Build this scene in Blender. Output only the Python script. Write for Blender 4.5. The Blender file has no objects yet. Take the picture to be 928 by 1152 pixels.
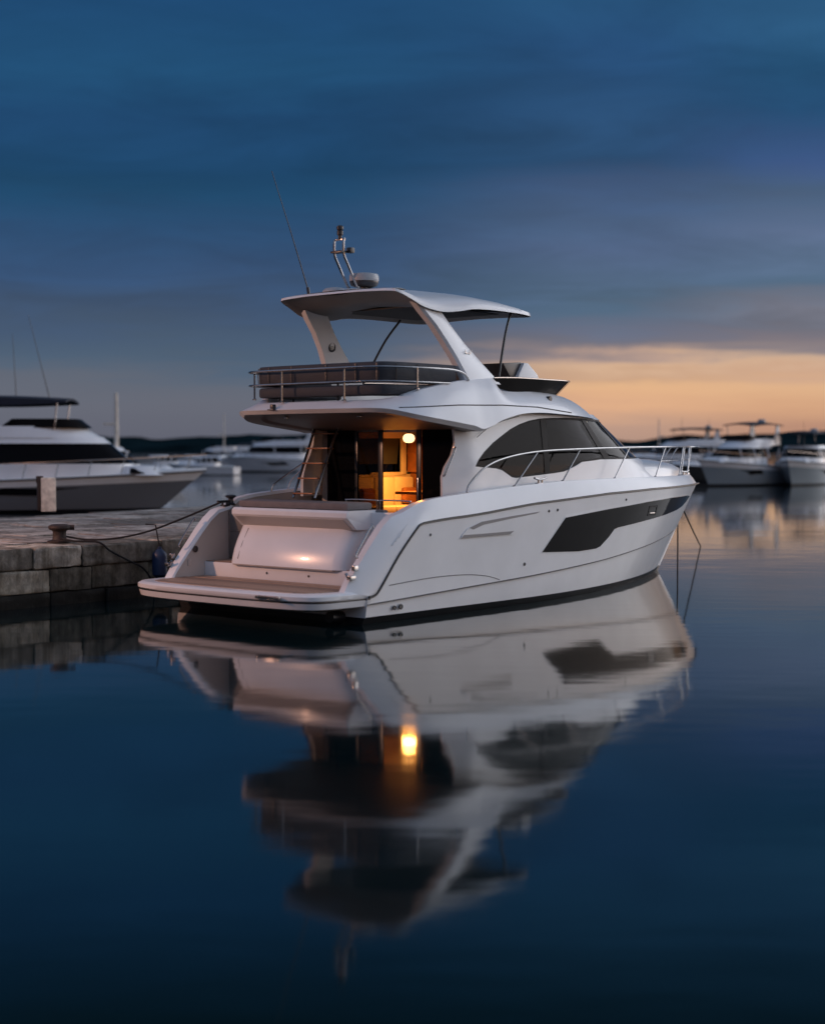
import bpy, bmesh, math, random
from mathutils import Vector, Matrix
from math import sin, cos, pi, radians, sqrt
random.seed(7)
scene = bpy.context.scene
COL = scene.collection

# ------------------------------------------------------------------ helpers
def lerp(pts, x):
    if x <= pts[0][0]: return pts[0][1]
    for (a, b), (c, d) in zip(pts, pts[1:]):
        if x <= c: return b + (d - b) * (x - a) / (c - a)
    return pts[-1][1]

def spline(pts, n=8, closed=False):
    """Catmull-Rom through control points."""
    P = [Vector(p) for p in pts]; out = []; m = len(P)
    for i in range(m if closed else m - 1):
        if closed: a, b, c, d = P[i-1], P[i], P[(i+1) % m], P[(i+2) % m]
        else: a, b, c, d = P[max(i-1, 0)], P[i], P[i+1], P[min(i+2, m-1)]
        for k in range(n):
            t = k / n
            out.append(0.5 * ((2*b) + (c-a)*t + (2*a-5*b+4*c-d)*t*t + (3*b-a-3*c+d)*t**3))
    if not closed: out.append(P[-1].copy())
    return out

class MB:
    def __init__(s): s.v = []; s.f = []
    def add(s, vs, fs):
        o = len(s.v); s.v += [tuple(v) for v in vs]; s.f += [[i + o for i in f] for f in fs]; return s
    def grid(s, rows, closed=False, flip=False):
        n = len(rows[0]); vs = [p for r in rows for p in r]; fs = []
        for i in range(len(rows) - 1):
            for j in range(n if closed else n - 1):
                k = (j + 1) % n
                f = [i*n+j, i*n+k, (i+1)*n+k, (i+1)*n+j]
                fs.append(f[::-1] if flip else f)
        return s.add(vs, fs)
    def box(s, lo, hi, bev=0.0, M=None):
        bm = bmesh.new(); bmesh.ops.create_cube(bm, size=1)
        for v in bm.verts:
            v.co = Vector([(lo[i]+hi[i])/2 + v.co[i]*(hi[i]-lo[i]) for i in range(3)])
        if bev > 0: bmesh.ops.bevel(bm, geom=bm.edges[:], offset=bev, segments=2, profile=0.6, affect='EDGES')
        if M is not None: bm.transform(M)
        bm.verts.index_update()
        s.add([v.co[:] for v in bm.verts], [[v.index for v in f.verts] for f in bm.faces]); bm.free(); return s
    def tube(s, path, r, seg=8, caps=True, r2=None):
        P = [Vector(p) for p in path]; rows = []; n = len(P)
        up = None
        for i, p in enumerate(P):
            t = (P[min(i+1, n-1)] - P[max(i-1, 0)]).normalized()
            if up is None:
                up = Vector((0, 0, 1)) if abs(t.z) < .9 else Vector((1, 0, 0))
            u = up - t * up.dot(t)
            if u.length < 1e-4: u = t.orthogonal()
            u.normalize(); w = t.cross(u); up = u
            rr = r if r2 is None else r + (r2 - r) * i / max(n-1, 1)
            rows.append([p + (u*cos(2*pi*k/seg) + w*sin(2*pi*k/seg)) * rr for k in range(seg)])
        s.grid(rows, closed=True)
        if caps:
            o = len(s.v) - n*seg
            s.f.append([o+k for k in range(seg)][::-1]); s.f.append([o+(n-1)*seg+k for k in range(seg)])
        return s
    def lathe(s, prof, seg=20, c=(0, 0, 0)):
        rows = [[(c[0]+r*cos(2*pi*k/seg), c[1]+r*sin(2*pi*k/seg), c[2]+z) for k in range(seg)] for r, z in prof]
        s.grid(rows, closed=True); n = len(prof); o = len(s.v) - n*seg
        if prof[0][0] > 1e-4: s.f.append([o+k for k in range(seg)][::-1])
        if prof[-1][0] > 1e-4: s.f.append([o+(n-1)*seg+k for k in range(seg)])
        return s
    def prism(s, poly, h0, h1, axis='z', bev=0):
        """poly: 2D list; axis z -> (x,y) extruded in z; axis y -> (x,z) extruded in y; axis x -> (y,z) in x."""
        def P(a, b, h): return {'z': (a, b, h), 'y': (a, h, b), 'x': (h, a, b)}[axis]
        bm = bmesh.new(); a = [bm.verts.new(P(p[0], p[1], h0)) for p in poly]; b = [bm.verts.new(P(p[0], p[1], h1)) for p in poly]
        n = len(poly); bm.faces.new(a); bm.faces.new(b[::-1])
        for i in range(n): bm.faces.new([a[i], b[i], b[(i+1) % n], a[(i+1) % n]])
        if bev: bmesh.ops.bevel(bm, geom=bm.edges[:], offset=bev, segments=2, profile=.6, affect='EDGES')
        bm.verts.index_update()
        s.add([v.co[:] for v in bm.verts], [[v.index for v in f.verts] for f in bm.faces]); bm.free(); return s
    def mirror_y(s):
        n = len(s.v); s.v += [(x, -y, z) for x, y, z in s.v]; s.f += [[i+n for i in f][::-1] for f in s.f]; return s
    def build(s, name, mat, parent=None, smooth=True, angle=35, merge=1e-5, sub=0):
        me = bpy.data.meshes.new(name); bm = bmesh.new()
        vs = [bm.verts.new(v) for v in s.v]
        for f in s.f:
            try: bm.faces.new([vs[i] for i in dict.fromkeys(f)])
            except ValueError: pass
        bmesh.ops.remove_doubles(bm, verts=bm.verts[:], dist=merge)
        bmesh.ops.dissolve_degenerate(bm, dist=1e-6, edges=bm.edges[:])
        bmesh.ops.recalc_face_normals(bm, faces=bm.faces[:])
        bm.to_mesh(me); bm.free()
        if smooth:
            me.polygons.foreach_set('use_smooth', [True]*len(me.polygons)); me.set_sharp_from_angle(angle=radians(angle))
        o = bpy.data.objects.new(name, me); COL.objects.link(o); me.materials.append(mat)
        if parent is not None: o.parent = parent
        return o

def tag(o, label=None, cat=None, group=None, kind=None):
    for k, v in (('label', label), ('category', cat), ('group', group), ('kind', kind)):
        if v: o[k] = v
    return o
def empty(name, loc=(0, 0, 0), rz=0.0):
    o = bpy.data.objects.new(name, None); o.location = loc; o.rotation_euler = (0, 0, rz); o.empty_display_size = .3
    COL.objects.link(o); return o

def surf_patch(mb, poly, f, off, thick, du=.25, dv=.15, mirror=False, flipn=False):
    """poly in (a,b); f(a,b)->point; makes a thin shell lying off metres outside the surface."""
    bm = bmesh.new()
    vs = [bm.verts.new((a, b, 0)) for a, b in poly]
    es = [bm.edges.new((vs[i], vs[(i+1) % len(vs)])) for i in range(len(vs))]
    bmesh.ops.triangle_fill(bm, edges=es, use_beauty=True, use_dissolve=False, normal=(0, 0, 1))
    A = [p[0] for p in poly]; B = [p[1] for p in poly]
    for lo, hi, d, ax in ((min(A), max(A), du, 0), (min(B), max(B), dv, 1)):
        n = max(1, int((hi-lo)/d))
        for i in range(1, n):
            c = lo + (hi-lo)*i/n
            co = (c, 0, 0) if ax == 0 else (0, c, 0); no = (1, 0, 0) if ax == 0 else (0, 1, 0)
            bmesh.ops.bisect_plane(bm, geom=bm.verts[:]+bm.edges[:]+bm.faces[:], plane_co=co, plane_no=no, dist=1e-5)
    bm.verts.index_update()
    def N(a, b):
        e = .01
        p = Vector(f(a+e, b)) - Vector(f(a-e, b)); q = Vector(f(a, b+e)) - Vector(f(a, b-e))
        n = p.cross(q)
        if n.length < 1e-9: n = Vector((1, 0, 0))
        n.normalize()
        if flipn: n = -n
        return n
    outer = []; inner = []
    for v in bm.verts:
        P = Vector(f(v.co.x, v.co.y)); n = N(v.co.x, v.co.y)
        outer.append(P + n*(off+thick)); inner.append(P + n*off)
    fs = [[v.index for v in fa.verts] for fa in bm.faces]
    m = len(outer); allv = outer + inner; allf = list(fs)
    if thick > 0:
        allf += [[i+m for i in fa][::-1] for fa in fs]
        for e in bm.edges:
            if len(e.link_faces) == 1:
                a, b = e.verts[0].index, e.verts[1].index
                allf.append([a, b, b+m, a+m])
    bm.free()
    if mirror: allv = [Vector((p.x, -p.y, p.z)) for p in allv]
    mb.add(allv, allf); return mb

# ------------------------------------------------------------------ materials
def newmat(name):
    m = bpy.data.materials.new(name); m.use_nodes = True; nt = m.node_tree
    return m, nt, nt.nodes['Principled BSDF'], nt.nodes.new, nt.links.new
def simple(name, col, rough=.5, metal=0, coat=0, spec=.5, noise=0, nscale=6, bump=0, bscale=40, emit=None, estr=0):
    m, nt, p, N, L = newmat(name)
    p.inputs['Base Color'].default_value = (*col, 1); p.inputs['Roughness'].default_value = rough
    p.inputs['Metallic'].default_value = metal; p.inputs['Coat Weight'].default_value = coat; p.inputs['Coat Roughness'].default_value = .06
    p.inputs['Specular IOR Level'].default_value = spec
    tc = N('ShaderNodeTexCoord')
    if noise:
        nz = N('ShaderNodeTexNoise'); nz.inputs['Scale'].default_value = nscale; nz.inputs['Detail'].default_value = 5
        L(tc.outputs['Object'], nz.inputs['Vector'])
        mr = N('ShaderNodeMapRange'); mr.inputs[1].default_value = .3; mr.inputs[2].default_value = .7; mr.inputs[3].default_value = 1-noise; mr.inputs[4].default_value = 1+noise
        L(nz.outputs['Fac'], mr.inputs[0])
        mx = N('ShaderNodeMix'); mx.data_type = 'RGBA'; mx.blend_type = 'MULTIPLY'; mx.inputs[0].default_value = 1; mx.inputs[6].default_value = (*col, 1)
        L(mr.outputs[0], mx.inputs[7]); L(mx.outputs[2], p.inputs['Base Color'])
        mr2 = N('ShaderNodeMapRange'); mr2.inputs[3].default_value = rough*(1-noise); mr2.inputs[4].default_value = min(1, rough*(1+noise)+.03)
        L(nz.outputs['Fac'], mr2.inputs[0]); L(mr2.outputs[0], p.inputs['Roughness'])
    if bump:
        nb = N('ShaderNodeTexNoise'); nb.inputs['Scale'].default_value = bscale; nb.inputs['Detail'].default_value = 3
        L(tc.outputs['Object'], nb.inputs['Vector'])
        b = N('ShaderNodeBump'); b.inputs['Strength'].default_value = bump; b.inputs['Distance'].default_value = .02
        L(nb.outputs['Fac'], b.inputs['Height']); L(b.outputs[0], p.inputs['Normal'])
    if emit:
        p.inputs['Emission Color'].default_value = (*emit, 1); p.inputs['Emission Strength'].default_value = estr
    return m
gel = simple('gelcoat_white', (.79, .80, .81), .24, coat=.15, spec=.4, noise=.05, nscale=1.3)
gel_mat = simple('gelcoat_satin', (.72, .71, .69), .45, noise=.05, nscale=2)
gel_grey = simple('gelcoat_grey', (.50, .46, .43), .4, noise=.04, nscale=2)  # also carries painted shade on the transom lip and door-foot strips
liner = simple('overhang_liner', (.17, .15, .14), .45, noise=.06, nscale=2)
canvas = simple('canvas_dark', (.055, .052, .050), .8, noise=.15, bump=.2, bscale=60)
black = simple('black_rubber', (.012, .012, .013), .45)
bootm = simple('antifouling_black', (.010, .010, .012), .35, noise=.2)
chrome = simple('stainless_steel', (.38, .37, .37), .2, metal=1, noise=.1)
fabric_c = simple('charcoal_cover', (.036, .040, .050), .75, noise=.15, nscale=3, bump=.35, bscale=9)
fabric_g = simple('grey_cushion', (.17, .15, .15), .8, noise=.1, bump=.3, bscale=14)
cream = simple('cream_upholstery', (.72, .62, .46), .6, noise=.05)
creamwall = simple('cream_lining', (.75, .66, .50), .5, noise=.04)
wood = simple('cabinet_wood', (.33, .13, .05), .35, noise=.25, nscale=5)
darkglass = simple('black_glass', (.006, .006, .007), .04, spec=.03, noise=.0)
framem = simple('black_frame', (.010, .010, .011), .3)
frit = simple('black_window_frit', (.008, .008, .009), .5, spec=.1)
greyline = simple('grey_line_and_shade', (.09, .09, .095), .5)  # grey for drawn lines, and for the painted shadow along the knuckle
port_frame = simple('port_frame', (.016, .016, .018), .5, spec=.1)
vent_grey = simple('vent_shadow_grey', (.26, .25, .25), .4)
fixture = simple('dark_fitting', (.03, .03, .033), .35)
plastic_w = simple('white_plastic', (.36, .38, .40), .4)
lampm = simple('lamp_glass', (.9, .8, .6), .4, emit=(1.0, .66, .30), estr=2.3)

def glass_tint(name, tint, extra=.0, ior=1.3):
    m, nt, p, N, L = newmat(name); nt.nodes.remove(p)
    out = nt.nodes['Material Output']; g = N('ShaderNodeBsdfGlossy'); g.inputs['Roughness'].default_value = .03
    g.inputs['Color'].default_value = (.95, .95, .95, 1)
    t = N('ShaderNodeBsdfTransparent'); t.inputs['Color'].default_value = (*tint, 1)
    fr = N('ShaderNodeFresnel'); fr.inputs['IOR'].default_value = ior
    ad = N('ShaderNodeMath'); ad.operation = 'ADD'; ad.inputs[1].default_value = extra; L(fr.outputs[0], ad.inputs[0])
    mx = N('ShaderNodeMixShader'); L(ad.outputs[0], mx.inputs[0]); L(t.outputs[0], mx.inputs[1]); L(g.outputs[0], mx.inputs[2])
    L(mx.outputs[0], out.inputs['Surface']); return m
tint_glass = glass_tint('tinted_glass', (.18, .18, .19), ior=1.13)
blindm = simple('charcoal_blind', (.05, .053, .06), .85, noise=.1, nscale=4)
door_glass = glass_tint('door_glass', (.26, .23, .20))
smoke_glass = glass_tint('smoke_screen', (.10, .09, .09))

def mat_teak():
    m, nt, p, N, L = newmat('teak_planks'); tc = N('ShaderNodeTexCoord'); sp = N('ShaderNodeSeparateXYZ'); L(tc.outputs['Object'], sp.inputs[0])
    # planks run athwartships across x, caulking every 55 mm
    d = N('ShaderNodeMath'); d.operation = 'DIVIDE'; d.inputs[1].default_value = .085; L(sp.outputs['X'], d.inputs[0])
    fr = N('ShaderNodeMath'); fr.operation = 'FRACT'; L(d.outputs[0], fr.inputs[0])
    fl = N('ShaderNodeMath'); fl.operation = 'FLOOR'; L(d.outputs[0], fl.inputs[0])
    lt = N('ShaderNodeMath'); lt.operation = 'LESS_THAN'; lt.inputs[1].default_value = .11; L(fr.outputs[0], lt.inputs[0])
    wn = N('ShaderNodeTexWhiteNoise'); wn.noise_dimensions = '1D'; L(fl.outputs[0], wn.inputs['W'])
    mp = N('ShaderNodeMapping'); mp.inputs['Scale'].default_value = (14, 1.2, 1); L(tc.outputs['Object'], mp.inputs[0])
    nz = N('ShaderNodeTexNoise'); nz.inputs['Scale'].default_value = 3; nz.inputs['Detail'].default_value = 6; L(mp.outputs[0], nz.inputs['Vector'])
    cr = N('ShaderNodeValToRGB'); cr.color_ramp.elements[0].color = (.085, .052, .038, 1); cr.color_ramp.elements[1].color = (.44, .28, .19, 1)
    av = N('ShaderNodeMath'); av.operation = 'MULTIPLY_ADD'; av.inputs[1].default_value = .95; L(wn.outputs['Value'], av.inputs[0]); 
    ad = N('ShaderNodeMath'); ad.operation = 'MULTIPLY'; ad.inputs[1].default_value = .7; L(nz.outputs['Fac'], ad.inputs[0]); L(ad.outputs[0], av.inputs[2])
    L(av.outputs[0], cr.inputs[0])
    mx = N('ShaderNodeMix'); mx.data_type = 'RGBA'; mx.inputs[7].default_value = (.02, .018, .018, 1); L(lt.outputs[0], mx.inputs[0]); L(cr.outputs[0], mx.inputs[6])
    L(mx.outputs[2], p.inputs['Base Color']); p.inputs['Roughness'].default_value = .55
    return m
teak = mat_teak()

def mat_stone(name, c0, c1, dark, scale=1.0, bump=.5, wet=False):
    m, nt, p, N, L = newmat(name); geo = N('ShaderNodeNewGeometry'); oi = N('ShaderNodeTexCoord')
    n1 = N('ShaderNodeTexNoise'); n1.inputs['Scale'].default_value = .8*scale; n1.inputs['Detail'].default_value = 9; n1.inputs['Roughness'].default_value = .65; L(oi.outputs['Object'], n1.inputs['Vector'])
    n2 = N('ShaderNodeTexNoise'); n2.inputs['Scale'].default_value = 5*scale; n2.inputs['Detail'].default_value = 8; n2.inputs['Roughness'].default_value = .7; L(oi.outputs['Object'], n2.inputs['Vector'])
    cr = N('ShaderNodeValToRGB'); e = cr.color_ramp.elements; e[0].position = .32; e[0].color = (*c0, 1); e[1].position = .68; e[1].color = (*c1, 1); L(n1.outputs['Fac'], cr.inputs[0])
    cr2 = N('ShaderNodeValToRGB'); e = cr2.color_ramp.elements; e[0].position = .42; e[0].color = (1, 1, 1, 1); e[1].position = .62; e[1].color = (0, 0, 0, 1); L(n2.outputs['Fac'], cr2.inputs[0])
    at = N('ShaderNodeAttribute'); at.attribute_name = 'stone'
    mx = N('ShaderNodeMix'); mx.data_type = 'RGBA'; L(cr2.outputs[0], mx.inputs[0]); L(cr.outputs[0], mx.inputs[6]); mx.inputs[7].default_value = (*dark, 1)
    f = N('ShaderNodeMath'); f.operation = 'MULTIPLY'; f.inputs[1].default_value = .6; L(cr2.outputs[0], f.inputs[0]); L(f.outputs[0], mx.inputs[0])
    mp = N('ShaderNodeMapping'); mp.inputs['Scale'].default_value = (3.2, 3.2, .45); L(oi.outputs['Object'], mp.inputs[0])
    n3 = N('ShaderNodeTexNoise'); n3.inputs['Scale'].default_value = 1.6; n3.inputs['Detail'].default_value = 6; n3.inputs['Roughness'].default_value = .65; L(mp.outputs[0], n3.inputs['Vector'])
    cr3 = N('ShaderNodeValToRGB'); e = cr3.color_ramp.elements; e[0].position = .36; e[0].color = (.38, .35, .30, 1); e[1].position = .56; e[1].color = (1, 1, 1, 1); L(n3.outputs['Fac'], cr3.inputs[0])
    ms = N('ShaderNodeMix'); ms.data_type = 'RGBA'; ms.blend_type = 'MULTIPLY'; ms.inputs[0].default_value = .85; L(mx.outputs[2], ms.inputs[6]); L(cr3.outputs[0], ms.inputs[7])
    ml = N('ShaderNodeMix'); ml.data_type = 'RGBA'; ml.blend_type = 'MULTIPLY'; ml.inputs[0].default_value = 1; L(ms.outputs[2], ml.inputs[6])
    rnd = N('ShaderNodeMapRange'); rnd.inputs[3].default_value = .45; rnd.inputs[4].default_value = 1.55
    L(geo.outputs['Random Per Island'], rnd.inputs[0]); L(rnd.outputs[0], ml.inputs[7])
    L(ml.outputs[2], p.inputs['Base Color']); p.inputs['Roughness'].default_value = .6 if wet else .85; p.inputs['Specular IOR Level'].default_value = .25
    b = N('ShaderNodeBump'); b.inputs['Strength'].default_value = bump; b.inputs['Distance'].default_value = .03; L(n2.outputs['Fac'], b.inputs['Height']); L(b.outputs[0], p.inputs['Normal'])
    return m
stone = mat_stone('limestone_blocks', (.22, .19, .145), (.58, .51, .40), (.10, .09, .072), 1.2, .4)
stone_wet = mat_stone('weedy_wet_stone', (.008, .008, .007), (.022, .021, .017), (.005, .005, .004), 1.4, .6, True)
cap = mat_stone('capstone', (.28, .245, .20), (.58, .52, .43), (.11, .10, .085), 1.1, .4)
paving = mat_stone('worn_paving', (.28, .25, .225), (.54, .49, .44), (.15, .135, .12), .9, .5)
rust = simple('rusty_iron', (.035, .022, .018), .75, noise=.5, nscale=9, bump=.5, bscale=20)
ropem = simple('dark_rope', (.014, .013, .014), .9, bump=.5, bscale=120)
bluef = simple('blue_fender_vinyl', (.012, .03, .085), .5, noise=.2)
concrete = simple('stained_concrete', (.74, .66, .56), .8, noise=.3, nscale=6, bump=.4, bscale=14)
hillm = simple('wooded_hill', (.007, .017, .021), .95, spec=0, noise=.5, nscale=.02)
hull_blue = simple('hull_paint_blue_grey', (.30, .36, .40), .25, coat=.4)
hull_grey = simple('hull_paint_grey', (.17, .18, .20), .25, coat=.4)
navy = simple('navy_canvas', (.012, .018, .035), .8, noise=.1)

# ------------------------------------------------------------------ world: dusk sky
SUN_AZ, SUN_EL = radians(66), radians(7)
def build_world():
    w = bpy.data.worlds.new("World"); scene.world = w; w.use_nodes = True; nt = w.node_tree; N = nt.nodes.new; L = nt.links.new
    bg = nt.nodes['Background']
    tc = N('ShaderNodeTexCoord'); sep = N('ShaderNodeSeparateXYZ'); L(tc.outputs['Generated'], sep.inputs[0])
    def math_(op, a, b=None, c=None):
        n = N('ShaderNodeMath'); n.operation = op
        for i, v in enumerate((a, b, c)):
            if v is None: continue
            if isinstance(v, (int, float)): n.inputs[i].default_value = v
            else: L(v, n.inputs[i])
        return n.outputs[0]
    X, Y, Z = sep.outputs
    az = math_('ARCTAN2', X, Y)
    zc = math_('MAXIMUM', Z, 0.0)
    # cloud deck coordinates: planar projection of a layer overhead, so streaks close up to the horizon
    den = math_('ADD', zc, .10)
    px = math_('DIVIDE', X, den); py = math_('DIVIDE', Y, den)
    cb = N('ShaderNodeCombineXYZ'); L(math_('ADD', math_('MULTIPLY', px, .75), math_('MULTIPLY', py, .22)), cb.inputs[0]); L(math_('SUBTRACT', math_('MULTIPLY', py, 1.1), math_('MULTIPLY', px, .12)), cb.inputs[1])
    n1 = N('ShaderNodeTexNoise'); n1.inputs['Scale'].default_value = .75; n1.inputs['Detail'].default_value = 4; n1.inputs['Roughness'].default_value = .5; L(cb.outputs[0], n1.inputs['Vector'])
    n2 = N('ShaderNodeTexNoise'); n2.inputs['Scale'].default_value = 2.2; n2.inputs['Detail'].default_value = 7; n2.inputs['Roughness'].default_value = .62; n2.inputs['Distortion'].default_value = .6; L(cb.outputs[0], n2.inputs['Vector'])
    wob = math_('ADD', math_('MULTIPLY', math_('SUBTRACT', n1.outputs['Fac'], .5), .06), math_('MULTIPLY', math_('SUBTRACT', n2.outputs['Fac'], .5), .034))
    e = math_('MAXIMUM', math_('ADD', Z, math_('MULTIPLY', wob, math_('MINIMUM', math_('MULTIPLY', zc, 14.0), 1.0))), 0.0)
    def s2l(c): return tuple(((v/255)/12.92 if v <= 10.3 else ((v/255+.055)/1.055)**2.4) for v in c)
    def ramp(stops):
        r = N('ShaderNodeValToRGB'); r.color_ramp.interpolation = 'LINEAR'; el = r.color_ramp.elements
        el[0].position = stops[0][0]; el[0].color = (*s2l(stops[0][1]), 1); el[1].position = stops[-1][0]; el[1].color = (*s2l(stops[-1][1]), 1)
        for ps, c in stops[1:-1]:
            x = el.new(ps); x.color = (*s2l(c), 1)
        L(e, r.inputs[0]); return r.outputs[0]
    left = ramp(SKY_LEFT); mid = ramp(SKY_MID); right = ramp(SKY_RIGHT); sunw = ramp(SKY_SUN); back = ramp(SKY_BACK)
    def mix(f, a, b):
        m = N('ShaderNodeMix'); m.data_type = 'RGBA'
        if isinstance(f, float): m.inputs[0].default_value = f
        else: L(f, m.inputs[0])
        L(a, m.inputs[6]); L(b, m.inputs[7]); return m.outputs[2]
    def sstep(v, a, b):
        m = N('ShaderNodeMapRange'); m.interpolation_type = 'SMOOTHSTEP'; m.inputs[1].default_value = a; m.inputs[2].default_value = b; L(v, m.inputs[0]); return m.outputs[0]
    c = mix(sstep(az, .13, .26), mix(sstep(az, -.07, .13), left, mid), right)
    c = mix(sstep(az, .38, .85), c, sunw)
    d = math_('ABSOLUTE', math_('SUBTRACT', az, SUN_AZ))
    absd = math_('MINIMUM', d, math_('SUBTRACT', 2*pi, d))
    c = mix(sstep(absd, radians(62), radians(125)), c, mix(sstep(math_('ABSOLUTE', az), .75, 1.5), c, back))
    # cloud light / dark streaks
    var = math_('ADD', math_('MULTIPLY', math_('SUBTRACT', n1.outputs['Fac'], .5), .55), math_('MULTIPLY', math_('SUBTRACT', n2.outputs['Fac'], .5), .75))
    cl = N('ShaderNodeMix'); cl.data_type = 'RGBA'; cl.blend_type = 'MULTIPLY'; cl.inputs[0].default_value = 1
    L(c, cl.inputs[6]); L(math_('ADD', .95, math_('MULTIPLY', var, sstep(zc, .02, .12))), cl.inputs[7])
    sky = N('ShaderNodeTexSky'); sky.sky_type = 'NISHITA'; sky.sun_disc = False; sky.sun_elevation = SUN_EL*.3; sky.sun_rotation = SUN_AZ
    sk = N('ShaderNodeMix'); sk.data_type = 'RGBA'; sk.blend_type = 'ADD'; sk.inputs[0].default_value = .003
    L(cl.outputs[2], sk.inputs[6]); L(sky.outputs[0], sk.inputs[7])
    L(sk.outputs[2], bg.inputs['Color']); bg.inputs['Strength'].default_value = 1.0
SKY_TOP = [(.36, (12, 40, 56)), (.44, (12, 34, 46)), (.60, (92, 106, 128)), (1, (124, 140, 168))]
SKY_LEFT = [(0, (98, 100, 114)), (.03, (104, 108, 121)), (.045, (98, 106, 121)), (.058, (80, 99, 121)), (.086, (66, 86, 114)), (.115, (54, 82, 119)), (.143, (43, 78, 116)), (.165, (30, 73, 109)), (.181, (26, 67, 103)), (.211, (29, 70, 110)), (.238, (32, 79, 119)), (.285, (30, 74, 117))] + SKY_TOP
SKY_MID = [(0, (178, 146, 132)), (.016, (194, 157, 138)), (.028, (226, 176, 140)), (.042, (234, 186, 142)), (.048, (200, 162, 136)), (.054, (222, 183, 150)), (.058, (190, 160, 146)), (.064, (120, 118, 130)), (.078, (106, 113, 134)), (.098, (80, 103, 127)), (.127, (84, 104, 138)), (.145, (76, 98, 131)), (.168, (64, 88, 125)), (.182, (42, 76, 113)), (.21, (44, 83, 125)), (.233, (38, 76, 117)), (.25, (40, 82, 127)), (.285, (41, 88, 130))] + SKY_TOP
SKY_RIGHT = [(0, (174, 134, 116)), (.016, (190, 145, 122)), (.028, (216, 167, 132)), (.042, (228, 182, 142)), (.052, (208, 168, 142)), (.057, (218, 183, 154)), (.063, (142, 131, 135)), (.072, (128, 120, 129)), (.083, (107, 110, 124)), (.095, (118, 120, 135)), (.11, (82, 106, 131)), (.145, (92, 110, 142)), (.163, (73, 96, 126)), (.186, (58, 83, 128)), (.21, (35, 77, 117)), (.24, (32, 76, 113)), (.26, (43, 90, 130)), (.285, (39, 83, 123))] + SKY_TOP
SKY_SUN = [(0, (300, 222, 150)), (.04, (300, 236, 172)), (.09, (235, 212, 202)), (.16, (208, 204, 214)), (.35, (208, 218, 236)), (.6, (158, 174, 202)), (1, (124, 140, 168))]
SKY_BACK = [(0, (52, 58, 74)), (.2, (86, 99, 126)), (.45, (136, 153, 188)), (.7, (124, 142, 174)), (1, (124, 140, 168))]
build_world()

sd = bpy.data.lights.new('sun', 'SUN'); sd.energy = 1.5; sd.angle = radians(60); sd.color = (.98, .97, 1.0)
so = bpy.data.objects.new('sun', sd); COL.objects.link(so)
sv = Vector((sin(SUN_AZ)*cos(SUN_EL), cos(SUN_AZ)*cos(SUN_EL), sin(SUN_EL)))
so.rotation_euler = (-sv).to_track_quat('-Z', 'Y').to_euler()

# ------------------------------------------------------------------ camera
F_PX, HZ = 1700.0, 506.0
CAM_Z = 2.5
cd = bpy.data.cameras.new('camera'); cam = bpy.data.objects.new('camera', cd); COL.objects.link(cam); scene.camera = cam
cd.sensor_fit = 'HORIZONTAL'; cd.sensor_width = 36; cd.lens = F_PX/928*36; cd.clip_end = 9000
cam.location = (0, 0, CAM_Z); cam.rotation_euler = (pi/2 - math.atan((576-HZ)/F_PX), 0, 0)
cd.dof.use_dof = True; cd.dof.focus_distance = 26; cd.dof.aperture_fstop = .72
def ray(u, v, depth):
    """world point at a given depth (m) in front of the camera; used once to survey where things stand."""
    p = math.atan((576-HZ)/F_PX); fw = Vector((0, cos(p), -sin(p))); up = Vector((0, sin(p), cos(p)))
    d = fw + Vector((1, 0, 0))*(u-464)/F_PX - up*(v-576)/F_PX
    return Vector((0, 0, CAM_Z)) + d*(depth/d.y)

# ------------------------------------------------------------------ water
def build_water():
    mb = MB(); R = 7000
    mb.add([(-R, -R, 0), (R, -R, 0), (R, R, 0), (-R, R, 0)], [[0, 1, 2, 3]])
    m, nt, p, N, L = newmat('harbour_water')
    p.inputs['Base Color'].default_value = (.002, .009, .011, 1); p.inputs['Specular Tint'].default_value = (.88, .97, 1, 1); p.inputs['Roughness'].default_value = .05; p.inputs['IOR'].default_value = 1.45
    tc = N('ShaderNodeTexCoord'); h = None
    for sc_, sx, sy, amp in ((.30, 1, 1.5, .022), (1.4, .7, 2.2, .0060), (5.0, .6, 2.0, .0016)):
        mp = N('ShaderNodeMapping'); mp.inputs['Scale'].default_value = (sx, sy, 1); mp.inputs['Rotation'].default_value = (0, 0, .25); L(tc.outputs['Object'], mp.inputs[0])
        nz = N('ShaderNodeTexNoise'); nz.inputs['Scale'].default_value = sc_; nz.inputs['Detail'].default_value = 2; L(mp.outputs[0], nz.inputs['Vector'])
        mu = N('ShaderNodeMath'); mu.operation = 'MULTIPLY_ADD'; mu.inputs[1].default_value = amp; L(nz.outputs['Fac'], mu.inputs[0])
        if h is not None: L(h, mu.inputs[2])
        else: mu.inputs[2].default_value = 0
        h = mu.outputs[0]
    b = N('ShaderNodeBump'); b.inputs['Strength'].default_value = .25; b.inputs['Distance'].default_value = 1.0; L(h, b.inputs['Height']); L(b.outputs[0], p.inputs['Normal'])
    o = mb.build('water', m, smooth=False); tag(o, kind='structure'); return o
build_water()

# ------------------------------------------------------------------ main yacht
O_ = Vector((-2.22, 22.73, 0)); HEAD = radians(49.5)
yacht = empty('motor_yacht', O_, HEAD)
tag(yacht, 'large white flybridge motor yacht in the foreground, lamp glowing in its open saloon door', 'yacht')
def W(p):
    return yacht_M @ Vector(p)
yacht_M = Matrix.Translation(O_) @ Matrix.Rotation(HEAD, 4, 'Z')

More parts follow.
